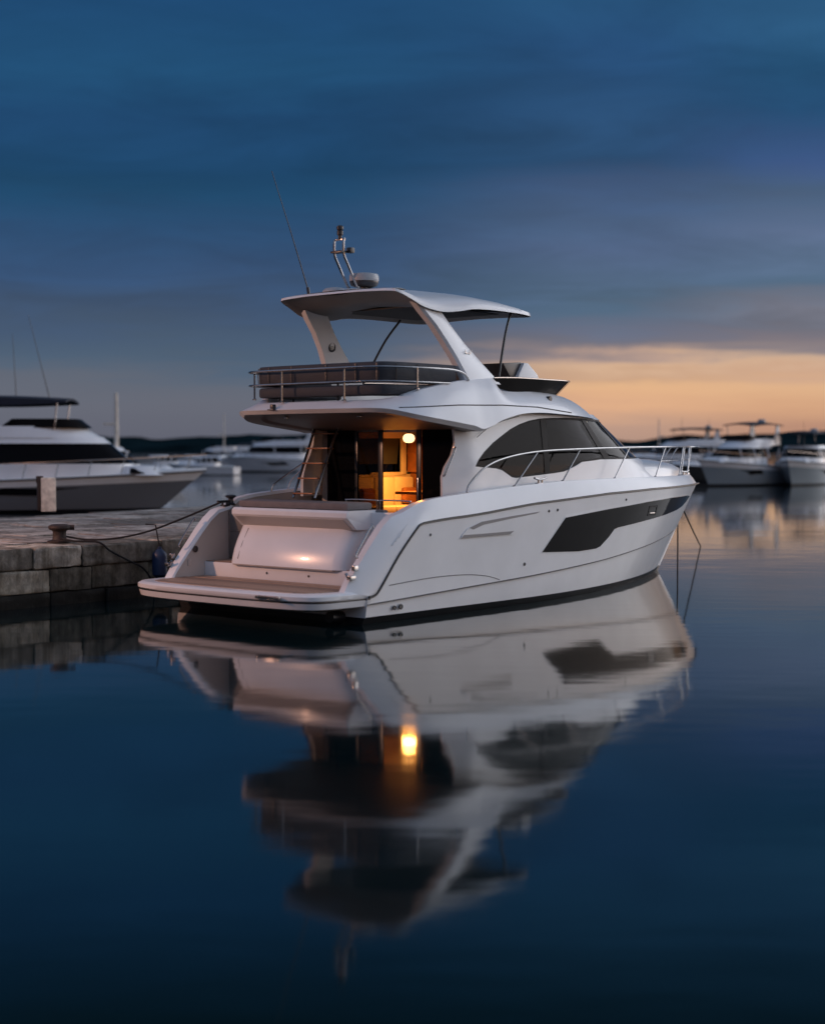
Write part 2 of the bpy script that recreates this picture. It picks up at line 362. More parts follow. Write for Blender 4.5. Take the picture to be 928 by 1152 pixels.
def xs(z): return 11.25 + .865*z
def hy(x, z):
    B = lerp([(-.5, 1.7), (0, 1.98), (.3, 2.03), (.5, 2.045), (1.4, 2.13), (1.8, 2.16)], z)
    p = lerp([(0, 2.0), (1.8, 2.7)], z); x0 = 3.5
    if x < x0: return B
    u = min(1, (x-x0)/(xs(z)-x0)); return B*(1-u**p)
KN = [(0, .29), (4, .46), (6.4, .58), (9, .74), (12, .95)]
def zk(x): return lerp(KN, x)
RUB = [(1.07, 1.41), (1.3, 1.43), (1.64, 1.46), (2.4, 1.50), (3.9, 1.63), (5.1, 1.69), (6.25, 1.745), (8.05, 1.785), (10.5, 1.80), (12.8, 1.79)]
def zr(x): return lerp(RUB, x)
def xaft(z): return .02 if z < .41 else .02 + 1.05*(z-.41)/1.0

def hull_row(zf, n=56, dy=0.0):
    row = []
    for i in range(n+1):
        s = i/n; s = 1-(1-s)**1.35
        x = s*12
        for _ in range(8):
            z = zf(x); x = xaft(z) + s*(xs(z)-xaft(z))
        y = hy(x, z) - dy
        row.append((x, -max(y, 0) if s < 1 else 0.0, z))
    return row
def build_hull():
    mb = MB()
    rows = [hull_row(lambda x: .10 + .0*x, dy=.03), hull_row(lambda x: .10+(zk(x)-.10)*.5, dy=.03), hull_row(lambda x: zk(x)-.012, dy=.03)]
    mb.grid(rows)
    rows = [rows[-1], hull_row(zk, dy=0)]
    mb.grid(rows)
    rows = [rows[-1]]
    for t in (.12, .25, .4, .55, .7, .85, 1): rows.append(hull_row(lambda x, t=t: zk(x)+(zr(x)-zk(x))*t))
    mb.grid(rows)
    mb.mirror_y()
    # transom below the platform
    mb.add([(.02, -2.02, .10), (.02, 2.02, .10), (.02, 2.07, .41), (.02, -2.07, .41)], [[0, 1, 2, 3]])
    hull = mb.build('hull', gel, yacht, angle=28)
    mb = MB(); mb.grid([hull_row(lambda x: -.45, dy=.25), hull_row(lambda x: -.12, dy=.08), hull_row(lambda x: .10, dy=.028)]); mb.mirror_y()
    mb.add([(.02, -1.72, -.45), (.02, 1.72, -.45), (.02, 2.0, .10), (.02, -2.0, .10)], [[0, 1, 2, 3]])
    mb.build('boot_stripe', bootm, yacht)
    return hull
hull = build_hull()
HS = lambda x, z: (x, -hy(x, z), z)
def both(fn):
    for m in (False, True): fn(m)

# rub rail: a thin black line with a chrome cap following the sheer and running down the quarter
def rub_path(off):
    pts = [(.02, -2.085, .405), (.12, -2.09, .415), (.24, -2.095, .50), (.62, -2.12, .96), (1.0, -2.135, 1.33), (1.12, -2.135, 1.405)]
    pts += [(x, -hy(x, zr(x)), zr(x)) for x in [1.3+.45*i for i in range(25)] if x < 12.4] + [(xs(1.79)-.12, -.12, 1.79), (xs(1.79), 0, 1.79)]
    P = spline(pts, 4)
    return [Vector((p.x, p.y-off, p.z)) for p in P]
for m in (1, -1):
    mb = MB(); mb.tube([(p.x, p.y*m, p.z) for p in rub_path(.004)], .019, 6); r = mb.build('rub_rail', black, yacht)

# hull windows with their recess bezel
HW = [(4.25, .83), (4.86, 1.375), (5.6, 1.43), (6.3, 1.475), (7.94, 1.555), (9.3, 1.59), (10.75, 1.59), (11.25, 1.56), (11.0, 1.46), (10.5, 1.37), (10.05, 1.325), (9.0, 1.26), (7.95, 1.205), (6.75, 1.135), (6.6, 1.11), (6.44, .99), (6.15, .83), (6.0, .80), (5.37, .785)]
def grow(poly, d):
    n = len(poly); out = []
    area = sum(poly[i][0]*poly[(i+1) % n][1]-poly[(i+1) % n][0]*poly[i][1] for i in range(n))
    sg = 1 if area > 0 else -1
    for i in range(n):
        a, b, c = Vector(poly[i-1]), Vector(poly[i]), Vector(poly[(i+1) % n])
        e1 = (b-a).normalized(); e2 = (c-b).normalized()
        n1 = Vector((e1.y, -e1.x)); n2 = Vector((e2.y, -e2.x)); nn = (n1+n2)
        if nn.length < 1e-4: nn = n1
        nn.normalize(); k = 1/max(.45, nn.dot(n1)); out.append(tuple(b + nn*d*sg*k))
    return out
for m in (False, True):
    mb = MB(); surf_patch(mb, grow(HW, .022), HS, -.004, .008, .3, .2, m); f = mb.build('hull_window', gel, yacht, angle=20)
    mb = MB(); surf_patch(mb, HW, HS, .002, .010, .3, .2, m); mb.build('pane', darkglass, f, angle=20)
for m in (False, True):
    for xa_, xb_, za_, zb_ in ((8.0, 8.45, 1.29, 1.47),):
        mb = MB()
        for q in ([(xa_, za_), (xb_, za_), (xb_, za_+.03), (xa_, za_+.03)], [(xa_, zb_-.03), (xb_, zb_-.03), (xb_, zb_), (xa_, zb_)], [(xa_, za_+.03), (xa_+.035, za_+.03), (xa_+.035, zb_-.03), (xa_, zb_-.03)], [(xb_-.035, za_+.03), (xb_, za_+.03), (xb_, zb_-.03), (xb_-.035, zb_-.03)]):
            surf_patch(mb, q, HS, .0125, .006, .3, .2, m)
        mb.build('opening_port', port_frame, hull)
    y = hy(8.2, 1.335)+.016; sg = 1 if m else -1
    mb = MB(); mb.box((8.12, sg*y-.012, 1.325), (8.30, sg*y+.012, 1.345), .005); mb.build('port_catch', chrome, hull)
# intake vent on the topside
VT = [(2.07, 1.16), (2.10, 1.21), (2.22, 1.30), (2.55, 1.38), (3.3, 1.44), (4.05, 1.49), (3.95, 1.42), (3.74, 1.29), (3.38, 1.16)]
for m in (False, True):
    mb = MB(); surf_patch(mb, VT, HS, -.01, .028, .25, .12, m); v = mb.build('hull_vent', gel, yacht, angle=20)
    mb = MB(); surf_patch(mb, [(2.07, 1.155), (2.13, 1.205), (2.6, 1.205), (3.40, 1.215), (3.30, 1.165)], HS, .017, .005, .25, .2, m)
    surf_patch(mb, [(2.25, 1.31), (2.55, 1.392), (3.3, 1.452), (4.07, 1.502), (3.98, 1.475), (3.3, 1.415), (2.6, 1.345), (2.35, 1.28)], HS, .017, .005, .25, .2, m)
    mb.build('vent_shade_strip', vent_grey, v, angle=20)  # grey strips with the vent recess's shade put into their colour
# styling crease arcs on the quarter, skin fittings
for m in (1, -1):
    mb = MB(); P = spline([(.5, -hy(.5, .54)-.002, .54), (1.43, -hy(1.4, .59)-.002, .59), (2.25, -hy(2.2, .58)-.002, .585), (2.8, -hy(2.8, .52)-.002, .53), (3.14, -hy(3.14, .45)-.002, .45)], 6)
    mb.tube([(p.x, p.y*m, p.z) for p in P], .006, 5); mb.build('crease_line', greyline, yacht)
    mb = MB(); P = [(x, -(hy(x, zk(x))+.001), zk(x)-.004) for x in [.05+.4*i for i in range(28)]]
    mb.tube([(p[0], p[1]*m, p[2]) for p in P], .010, 5); mb.build('knuckle_shade_line', greyline, yacht)  # dark tube painting the shadow under the chine edge
def fitting(x, z, r, ch=False, sx=1.0):
    for m in (1, -1):
        mb = MB(); y = hy(x, z); rows = []
        for rr, d in ((1, -.01), (1, .006), (.7, .012), (.45, .004), (0.01, .003)):
            rows.append([(x+rr*r*sx*cos(a*pi/6), -(y+d)*m, z+rr*r*sin(a*pi/6)) for a in range(12)])
        mb.grid(rows, closed=True); mb.build('skin_fitting', fixture, yacht)
fitting(.66, .20, .035); fitting(.80, .205, .042); fitting(4.35, 1.50, .024); fitting(4.6, 1.51, .024); fitting(3.78, .66, .03); fitting(1.35, 1.24, .022); fitting(6.9, 1.62, .022)

# deck moulding: bulwark from the rub rail to the gunwale, then in to the side deck
GZ = [(-.35, .47), (-.19, .75), (.38, 1.38), (.66, 1.54), (.9, 1.585), (1.05, 1.63), (1.18, 1.71), (1.4, 1.755), (1.71, 1.785), (2.32, 1.83), (3.57, 1.915), (4.93, 1.98), (6.8, 2.0), (9, 2.0), (12.4, 1.985)]
def gz(x): return lerp(GZ, x)
def gunwale_rows():
    O, A, G, I = [], [], [], []
    quarter = [((.03, -2.07, .42), (-.33, -1.93, .48)), ((.12, -2.075, .44), (-.22, -1.93, .64)), ((.24, -2.09, .52), (-.08, -1.935, .80)), ((.45, -2.11, .76), (.10, -1.94, 1.00)),
               ((.66, -2.12, 1.0), (.30, -1.95, 1.22)), ((.85, -2.13, 1.20), (.48, -1.955, 1.40)), ((1.0, -2.135, 1.34), (.66, -1.96, 1.53)), ((1.12, -2.14, 1.405), (.90, -1.965, 1.585))]
    for o, g in quarter:
        o = Vector(o); g = Vector(g); a = o.lerp(g, .55); a.y -= .05
        O.append(o); A.append(a); G.append(g); I.append(Vector((g.x+.03, -1.80, g.z)))
    for i in range(44):
        s = i/43; x = 1.2 + (12.77-1.2)*(1-(1-s)**1.3)
        z = zr(x); y = hy(x, z)
        gx = x - .42*max(0, (x-11)/1.77)**3
        k = min(1, max(0, (y)/.5))
        O.append(Vector((x, -y, z))); gy = max(0, y-.115*k-.01) if i < 43 else 0
        G.append(Vector((gx, -gy, gz(gx)))); a = O[-1].lerp(G[-1], .62); a.y -= .014*k; A.append(a)
        I.append(Vector((gx-.05*(1-k), -max(0, gy-.13*k), gz(gx)-.004)))
    return O, A, G, I
def build_gunwale():
    O, A, G, I = gunwale_rows(); mb = MB(); mb.grid([O, A, G, I])
    D = [Vector((p.x, p.y+.02 if p.y < -.05 else p.y, p.z-.05)) for p in I]; mb.grid([I, D])
    mb.mirror_y(); mb.build('gunwale', gel, yacht, angle=38)
    # inner wing faces down to the platform and cockpit coaming walls
    mb = MB(); J = [p for p in I if p.x < 3.0]
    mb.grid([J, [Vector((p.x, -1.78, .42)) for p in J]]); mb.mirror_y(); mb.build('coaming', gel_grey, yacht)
    # deck plane forward of the saloon bulkhead
    mb = MB(); K = [Vector((p.x, p.y+.015, p.z-.045)) for p in I if p.x >= 2.4]
    for sgn in (1, -1):
        mb.grid([[Vector((p.x, p.y*sgn, p.z)) for p in K if p.x < 7.3], [Vector((p.x, max(p.y, -1.66)*sgn, p.z-.005)) for p in K if p.x < 7.3]])
    F_ = [p for p in K if p.x >= 6.9]; mb.grid([F_, [Vector((p.x, 0, p.z+.03)) for p in F_], [Vector((p.x, -p.y, p.z)) for p in F_]]); mb.build('foredeck', gel_mat, yacht)
    return G
GUN = build_gunwale()
def gy(x):
    best = min(GUN, key=lambda p: abs(p.x-x)); 
    P = sorted(GUN, key=lambda p: p.x); return -lerp([(p.x, p.y) for p in P], x)

# swim platform
def build_platform():
    half = [(-1.12, 0), (-1.11, -.8), (-1.06, -1.4), (-.98, -1.72), (-.86, -1.90), (-.66, -1.985), (-.3, -2.02), (.10, -2.05)]
    out = spline(half, 5); full = out[::-1] and ([(p.x, p.y) for p in out] + [(p.x, -p.y) for p in out[::-1]][:-1])
    mb = MB(); n = len(full)
    def ring(d, z):
        c = []
        for x, y in full: c.append((x + (d if x < -.3 else d*max(0, (.1-x)/.4)), y*(1-d/2.05), z))
        return c
    rows = [ring(.10, .24), ring(.02, .275), ring(0, .36)]
    mb.grid(rows, closed=True); mb.add(rows[0], [list(range(n))])
    rows2 = [ring(.0, .385), ring(-.012, .40), ring(-.012, .455), ring(.03, .485), ring(.075, .487)]; mb.grid([rows[-1]] + [ring(.012, .362), ring(.012, .383)] + rows2, closed=True); mb.add(rows2[-1], [list(range(n))])
    p = mb.build('swim_platform', gel, yacht, angle=40)
    mb = MB(); r = ring(.015, .373); mb.grid([ring(.0, .364), ring(.0, .382)], closed=True); mb.build('rubbing_strip', black, p)
    mb = MB(); t = [(max(x+.20, -.93), y*.885) for x, y in full if x < -.2]
    t = [(x, y) for x, y in t]; t = [(.02, t[0][1]*0-1.79*1)] if False else t
    poly = [(-.92, 0), (-.915, -.9), (-.87, -1.4), (-.78, -1.62), (-.55, -1.74), (.0, -1.80)]; poly = poly + [(x, -y) for x, y in poly[::-1] if y]
    mb.prism(poly, .4872, .494); mb.build('teak_deck', teak, p, smooth=False)
    mb = MB(); mb.prism([(.045, -1.76), (.36, -1.74), (.36, 1.76), (.045, 1.76)], .4872, .494); mb.build('teak_deck', teak, p, smooth=False)
    mb = MB(); mb.box((-1.135, -1.42, .405), (-1.09, -1.02, .455), .012); mb.box((-1.15, -1.46, .41), (-1.10, -1.40, .45), .01); mb.box((-1.15, -1.04, .41), (-1.10, -.98, .45), .01); mb.build('folding_cleat', chrome, p)
    mb = MB(); mb.tube([(-.05, -1.62, .10), (-.30, -1.62, .12)], .085, 12); mb.build('exhaust_outlet', bootm, p)
build_platform()

# transom block (tender garage), its lip, cushion, riser
def build_transom():
    y0, y1 = -1.32, 1.12
    prof = [(.30, .72), (.315, .80), (.36, .95), (.43, 1.10), (.52, 1.25), (.56, 1.33)]
    mb = MB(); ys = [(y0, .42), (y0+.01, .22), (y0+.05, .10), (y0+.13, .03), (y0+.24, 0), (0, 0), (y1-.10, 0), (y1-.03, .02), (y1, .07), (y1+.015, .42)]
    mb.grid([[(x+d, y, z) for y, d in ys] for x, z in prof])
    g = mb.build('garage_door', gel, yacht, angle=50)
    mb = MB(); mb.tube([(.312, .94, .80), (.393, .93, 1.02), (.53, .92, 1.27)], .006, 5); mb.build('shut_line', greyline, g)
    # lip with chamfered underside
    mb = MB(); P = [(.58, 1.31), (.37, 1.475), (.355, 1.50), (.36, 1.565), (.40, 1.60), (1.1, 1.60), (1.1, 1.31)]
    rows = []
    for y, sc_ in ((y0-.02, 0), (y0-.01, .6), (y0+.03, 1), (y1-.03, 1), (y1+.01, .6), (y1+.02, 0)):
        rows.append([(x + (1-sc_)*(.03 if x < .5 else 0), y, z) for x, z in P])
    mb.grid(rows); mb.add(rows[0], [list(range(7))]); mb.add(rows[-1], [list(range(7))]); lip = mb.build('transom_lip', gel, yacht, angle=30)
    mb = MB(); mb.box((0, y0+.06, -.003), (.262, y1-.06, .003), .002, Matrix.Translation((.366, 0, 1.470)) @ Matrix.Rotation(math.atan2(.165, .21), 4, 'Y')); mb.build('lip_shade_strip', gel_grey, lip, smooth=False)  # grey strip over the chamfer, underside shade put into its colour
    # base riser
    mb = MB(); mb.box((.375, -1.78, .43), (1.05, 1.78, .715), .012); r = mb.build('transom_riser', gel, yacht)
    mb = MB(); mb.box((.31, y0+.22, .70), (.40, y1-.06, .722), .004); mb.build('painted_shadow_line', gel_grey, r)  # solid grey strip painting the shadow line below the garage door
    for y in (.35, -.55):
        mb = MB(); mb.tube([(.372, y, .60), (.366, y, .60)], .018, 10); mb.build('courtesy_light', fixture, r)
    for a, b in ((1.14, 1.77), (-1.77, -1.30)):
        mb = MB(); mb.box((.40, a, .7165), (.95, b, .727), .003); mb.build('teak_step', teak, r)
    # starboard bulkhead beside the garage
    mb = MB(); mb.box((.90, -1.80, .73), (1.06, -1.25, 1.565), .02); mb.build('transom_bulkhead', gel, yacht)
    # sun-pad cushion on top
    mb = MB(); mb.box((.44, y0+.04, 1.603), (1.0, y1-.06, 1.715), .045)
    c = mb.build('sunpad_cushion', fabric_g, yacht)
    mb = MB(); mb.box((1.0, -1.5, 1.05), (1.10, 1.35, 1.60), .02); mb.box((1.1, -1.5, 1.05), (1.7, 1.3, 1.42), .04); mb.build('cockpit_sofa', fabric_g, yacht)
    # port boarding gate
    gt = MB(); gt.box((.90, 1.20, .76), (.915, 1.765, 1.50), .003); gt = gt.build('boarding_gate', smoke_panel, yacht)
    mb = MB()
    mb.tube([(.905, 1.195, .75), (.905, 1.195, 1.50), (.905, 1.22, 1.53), (.905, 1.74, 1.53), (.905, 1.77, 1.50), (.905, 1.77, .75)], .014, 8)
    mb.tube([(.90, 1.2, 1.19), (.90, 1.77, 1.19)], .012, 8); mb.build('gate_frame', chrome, gt)
    mb = MB(); mb.box((.86, 1.26, 1.26), (.90, 1.40, 1.42), .02); mb.build('gate_latch', fixture, gt)
smoke_panel = simple('smoked_panel', (.17, .155, .145), .25, noise=.05)
build_transom()

# quarter fittings: grab rails, line lights and cleats on both wings
for m in (1, -1):
    mb = MB(); P = spline([(.30, -1.93*m, 1.37), (.27, -1.915*m, 1.40), (.10, -1.91*m, 1.20), (-.05, -1.905*m, 1.00), (-.03, -1.925*m, .96)], 5); mb.tube(P, .013, 8); mb.build('grab_rail', chrome, yacht)
    mb = MB(); mb.box((-.19, -1.97*m-.03, .78), (-.10, -1.97*m+.03, .86), .015); mb.box((-.27, -1.965*m-.04, .66), (-.16, -1.965*m+.04, .72), .012); mb.tube([(-.23, -1.92*m, .69), (-.23, -1.88*m, .75)], .022, 8); mb.build('fairlead', chrome, yacht)
mb = MB(); mb.lathe([(.045, 0), (.055, .01), (.03, .02), (.001, .02)], 14); o = mb.build('shore_power_socket', fixture, yacht); o.location = (.18, 1.785, .92); o.rotation_euler = (pi/2, 0, 0)
mb = MB(); mb.box((.02, 1.772, .66), (.08, 1.784, .76), .004); mb.build('wing_plate', gel_grey, yacht)
# port stern cleat with warping winch
mb = MB(); mb.lathe([(.07, 0), (.075, .02), (.045, .04), (.04, .10), (.085, .13), (.09, .15), (.06, .165), (.001, .17)], 16, (1.02, 1.86, 1.60)); mb.build('stern_winch', fixture, yacht)
mb = MB(); mb.box((.82, 1.80, 1.585), (.95, 1.90, 1.605), .005); mb.tube([(.72, 1.85, 1.66), (1.0, 1.85, 1.66)], .02, 8); mb.tube([(.83, 1.85, 1.60), (.83, 1.85, 1.66)], .018, 8); mb.tube([(.92, 1.85, 1.60), (.92, 1.85, 1.66)], .018, 8); mb.build('cleat', fixture, yacht)
# stern hand rails on starboard bulkhead
for a, b in ((-.46, -1.10), (-1.16, -1.76)):
    mb = MB(); P = spline([(1.3, a, 1.40), (1.3, a, 1.69), (1.3, a-.04, 1.73), (1.3, b+.04, 1.73), (1.3, b, 1.69), (1.3, b, 1.40)], 5); mb.tube(P, .012, 8); mb.build('stern_rail', chrome, yacht)
# emboss lines on the quarter moulding
mb = MB()
for k in range(3):
    mb.tube([(.52+k*.07, -2.095-.004*k, 1.12+k*.055), (.70+k*.07, -2.088-.004*k, 1.32+k*.045)], .008, 5)
mb.build('quarter_vent', gel, yacht)

# cockpit sole
mb = MB(); mb.add([(1.0, -1.8, 1.05), (2.95, -1.8, 1.05), (2.95, 1.8, 1.05), (1.0, 1.8, 1.05)], [[0, 1, 2, 3]]); mb.build('cockpit_sole', teak, yacht, smooth=False)

# ---------------- superstructure
def hw(z): return lerp([(1.9, 1.72), (2.3, 1.70), (3.1, 1.60)], z)
XF = [(1.9, 10.3), (2.36, 9.3), (3.02, 7.9), (3.12, 7.6)]
def HP(S, z):
    w = hw(z); a = lerp(XF, z)-5.0
    if S < -2.1: w -= .30*(-2.1-S)
    if S <= 0: return (5.0+S, -w, z)
    th = min(S/4, 1.0)*pi/2; e = 2/2.6
    if S > 4: th = pi/2
    y = -w*max(cos(th), 0)**e
    return (5.0+a*sin(th)**e, y if S < 3.999 else 0.0, z)
WIN = [(-2.05, 2.235), (-1.95, 2.35), (-1.79, 2.47), (-1.55, 2.61), (-1.278, 2.735), (-1.05, 2.835), (-.787, 2.92), (-.5, 2.985), (-.196, 3.025), (.1, 3.045), (.34, 3.055), (1.6, 3.04), (4.0, 3.03)]
WINB = [(4.0, 2.37), (1.6, 2.335), (.7, 2.33), (.35, 2.29), (.1, 2.13), (0.0, 2.10), (-.979, 2.04), (-1.1, 2.055), (-1.355, 2.17), (-1.5, 2.20)]
def build_house():
    wall = [(-2.68, 1.72), (4.0, 1.72)] + [(4.0, 2.37)] + WINB[1:] + WIN + [(4.0, 3.13), (-2.40, 3.13), (-2.40, 2.87), (-2.40, 2.60), (-2.48, 2.42), (-2.61, 2.24), (-2.675, 2.08)]
    mb = MB()
    for m in (False, True): surf_patch(mb, wall, HP, -.05, .05, .2, .12, m)
    h = mb.build('cabin_side', gel, yacht, angle=30, merge=.002)
    glass = WINB + WIN
    # panes: aft, middle, forward, windscreen, split at S values
    def cut(lo, hi):
        def clip(poly, c, keep_gt):
            out = []
            for i in range(len(poly)):
                a, b = poly[i], poly[(i+1) % len(poly)]
                ia = (a[0] >= c) if keep_gt else (a[0] <= c); ib = (b[0] >= c) if keep_gt else (b[0] <= c)
                if ia: out.append(a)
                if ia != ib:
                    t = (c-a[0])/(b[0]-a[0]); out.append((c, a[1]+(b[1]-a[1])*t))
            r = []
            for p in out:
                if not r or (abs(p[0]-r[-1][0])+abs(p[1]-r[-1][1])) > 1e-4: r.append(p)
            if abs(r[0][0]-r[-1][0])+abs(r[0][1]-r[-1][1]) < 1e-4: r.pop()
            return r
        return clip(clip(glass, lo, True), hi, False)
    for m in (False, True):
        for c_, hw_ in ((-.08, .075), (.88, .075), (1.64, .06)):
            mb = MB(); surf_patch(mb, cut(c_-hw_, c_+hw_), HP, -.020, .006, .2, .12, m); mb.build('mullion', frit, h, angle=30)
        for k, (lo, hi) in enumerate(((-2.1, -.10), (-.06, .86), (.90, 1.62), (1.66, 4.0))):
            nm = 'windscreen' if k == 3 else 'side_window'
            mb = MB(); surf_patch(mb, cut(lo, hi), HP, -.03, .008, .2, .15, m); w = mb.build(nm, tint_glass, yacht, angle=30)
            if k < 3:
                bl_ = [p for p in [(max(lo+.05, -1.66), 2.23)] ]
                top = [(a, b-.03) for a, b in WIN if lo+.04 < a < hi-.04 and a > -1.6]
                def wz(a): return lerp(WIN, a)-.03
                a0 = max(lo+.05, -1.66); a1 = hi-.04
                poly = [(a0, 2.25), (a1, 2.25 if k < 1 else 2.345), (a1, wz(a1))] + top[::-1] + [(a0, wz(a0))]
                if k == 1: poly = [(a0, 2.25), (.25, 2.25), (.6, 2.34), (a1, 2.345), (a1, wz(a1))] + top[::-1] + [(a0, wz(a0))]
                if k != 2:
                    mb = MB(); surf_patch(mb, poly, HP, -.10, .004, .2, .15, m); mb.build('blind', blindm, w)
            mb = MB(); pl = cut(lo, hi)
            inner = grow(pl, -.035)
            # frit / frame strip round each pane
            ring = MB()
            for i in range(len(pl)):
                j = (i+1) % len(pl); q = [pl[i], pl[j], inner[j], inner[i]]
                L_ = sqrt((q[0][0]-q[1][0])**2+(q[0][1]-q[1][1])**2)
                if L_ < .01: continue
                ns = max(1, int(L_/.15)); r0 = []; r1 = []
                for t in range(ns+1):
                    u = t/ns
                    for rr, A_, B_ in ((r0, q[0], q[1]), (r1, q[3], q[2])):
                        a = A_[0]+(B_[0]-A_[0])*u; b = A_[1]+(B_[1]-A_[1])*u
                        P = Vector(HP(a, b)); P2 = Vector(HP(a+.01, b))-Vector(HP(a-.01, b)); n = P2.cross(Vector(HP(a, b+.01))-Vector(HP(a, b-.01)))
                        n = n.normalized() if n.length > 1e-9 else Vector((1, 0, 0)); P = P - n*.019
                        if m: P = Vector((P.x, -P.y, P.z))
                        rr.append(P)
                ring.grid([r0, r1])
            ring.build('frame', frit, w, smooth=False)
    # roof cap inside
    return h
build_house()

# trunk / sunpad on the foredeck
def build_trunk():
    mb = MB(); rows = []
    st = [(8.0, 1.42, 2.36), (8.8, 1.34, 2.36), (9.4, 1.22, 2.345), (10.0, 1.06, 2.32), (10.6, .86, 2.27), (11.05, .66, 2.20), (11.4, .46, 2.10), (11.58, .30, 2.0), (11.64, .2, 1.94)]
    for x, w, z in st:
        row = []
        for k in range(17):
            a = -pi/2 + pi*k/16; sy = math.copysign(abs(sin(a))**.7, sin(a)); cz = max(cos(a), 0)**.45
            row.append((x, w*sy, 1.92 + (z-1.92)*cz))
        rows.append(row)
    mb.grid(rows); mb.build('coachroof', gel, yacht, angle=50)
    mb = MB(); mb.box((9.6, -.75, 2.33), (10.4, .75, 2.375), .02); 
    mb = MB(); mb.box((11.95, -.16, 1.97), (12.25, .16, 2.02), .015); mb.lathe([(.07, 0), (.07, .04), (.05, .06), (.05, .09), (.07, .12), (.05, .14), (.001, .145)], 14, (11.95, 0, 2.0)); mb.build('windlass', chrome, yacht)
build_trunk()

# flybridge moulding
FB = [(.72, 0, 3.06), (.73, -.6, 3.06), (.77, -1.1, 3.06), (.845, -1.40, 3.06), (1.0, -1.62, 3.045), (1.22, -1.82, 2.99), (1.5, -1.92, 2.94), (2.1, -1.96, 2.87), (2.6, -1.96, 2.815), (2.85, -1.95, 2.79), (3.1, -1.93, 2.87), (3.45, -1.90, 2.985), (4.0, -1.86, 3.085), (4.6, -1.81, 3.115), (5.2, -1.76, 3.105), (5.8, -1.70, 3.085), (6.4, -1.56, 3.06), (6.9, -1.32, 3.04), (7.3, -.96, 3.03), (7.6, -.5, 3.03), (7.72, 0, 3.03)]
FT = [(0.980, 0, 3.25), (0.985, -.5, 3.25), (1.010, -.92, 3.25), (1.090, -1.18, 3.255), (1.240, -1.36, 3.28), (1.450, -1.54, 3.33), (1.680, -1.64, 3.41), (2.200, -1.66, 3.51), (2.750, -1.60, 3.59), (3.050, -1.58, 3.615), (3.320, -1.57, 3.635), (3.580, -1.56, 3.64), (3.780, -1.55, 3.475), (4.210, -1.54, 3.455), (4.768, -1.47, 3.475), (5.264, -1.38, 3.47), (5.760, -1.22, 3.465), (6.107, -1.02, 3.46), (6.330, -.74, 3.455), (6.467, -.39, 3.455), (6.504, 0, 3.455)]
fb = spline(FB, 4); ft = spline(FT, 4)
def fly_prof(i):
    b, t = fb[i], ft[i]
    kc = max(0, min(1, (3.15-b.x)/.5)); d = Vector((max(0, 1.6-b.x)*1.1, -b.y*.55, 0)); d = d.normalized()*.075*kc if d.length > 0 else d
    b_in = b + d; b = b + Vector((0, 0, .062*kc)); rows = [b_in, b]
    fr = max(0, min(1, (b.x-4.5)/2.5))
    for f in (.2, .4, .6, .8):
        p = b.lerp(t, f); k = 4*f*(1-f)
        p.z += k*(.02*min(1, max(0, b.x-1.0))+.06*fr); out = Vector((0.0, p.y, 0)).normalized() if abs(p.y) > .01 else Vector((0, 0, 0))
        p.y += out.y*k*.04*(1-fr)*min(1, max(0, (b.x-1.3)/1.2))
        rows.append(p)
    rows.append(t); return rows
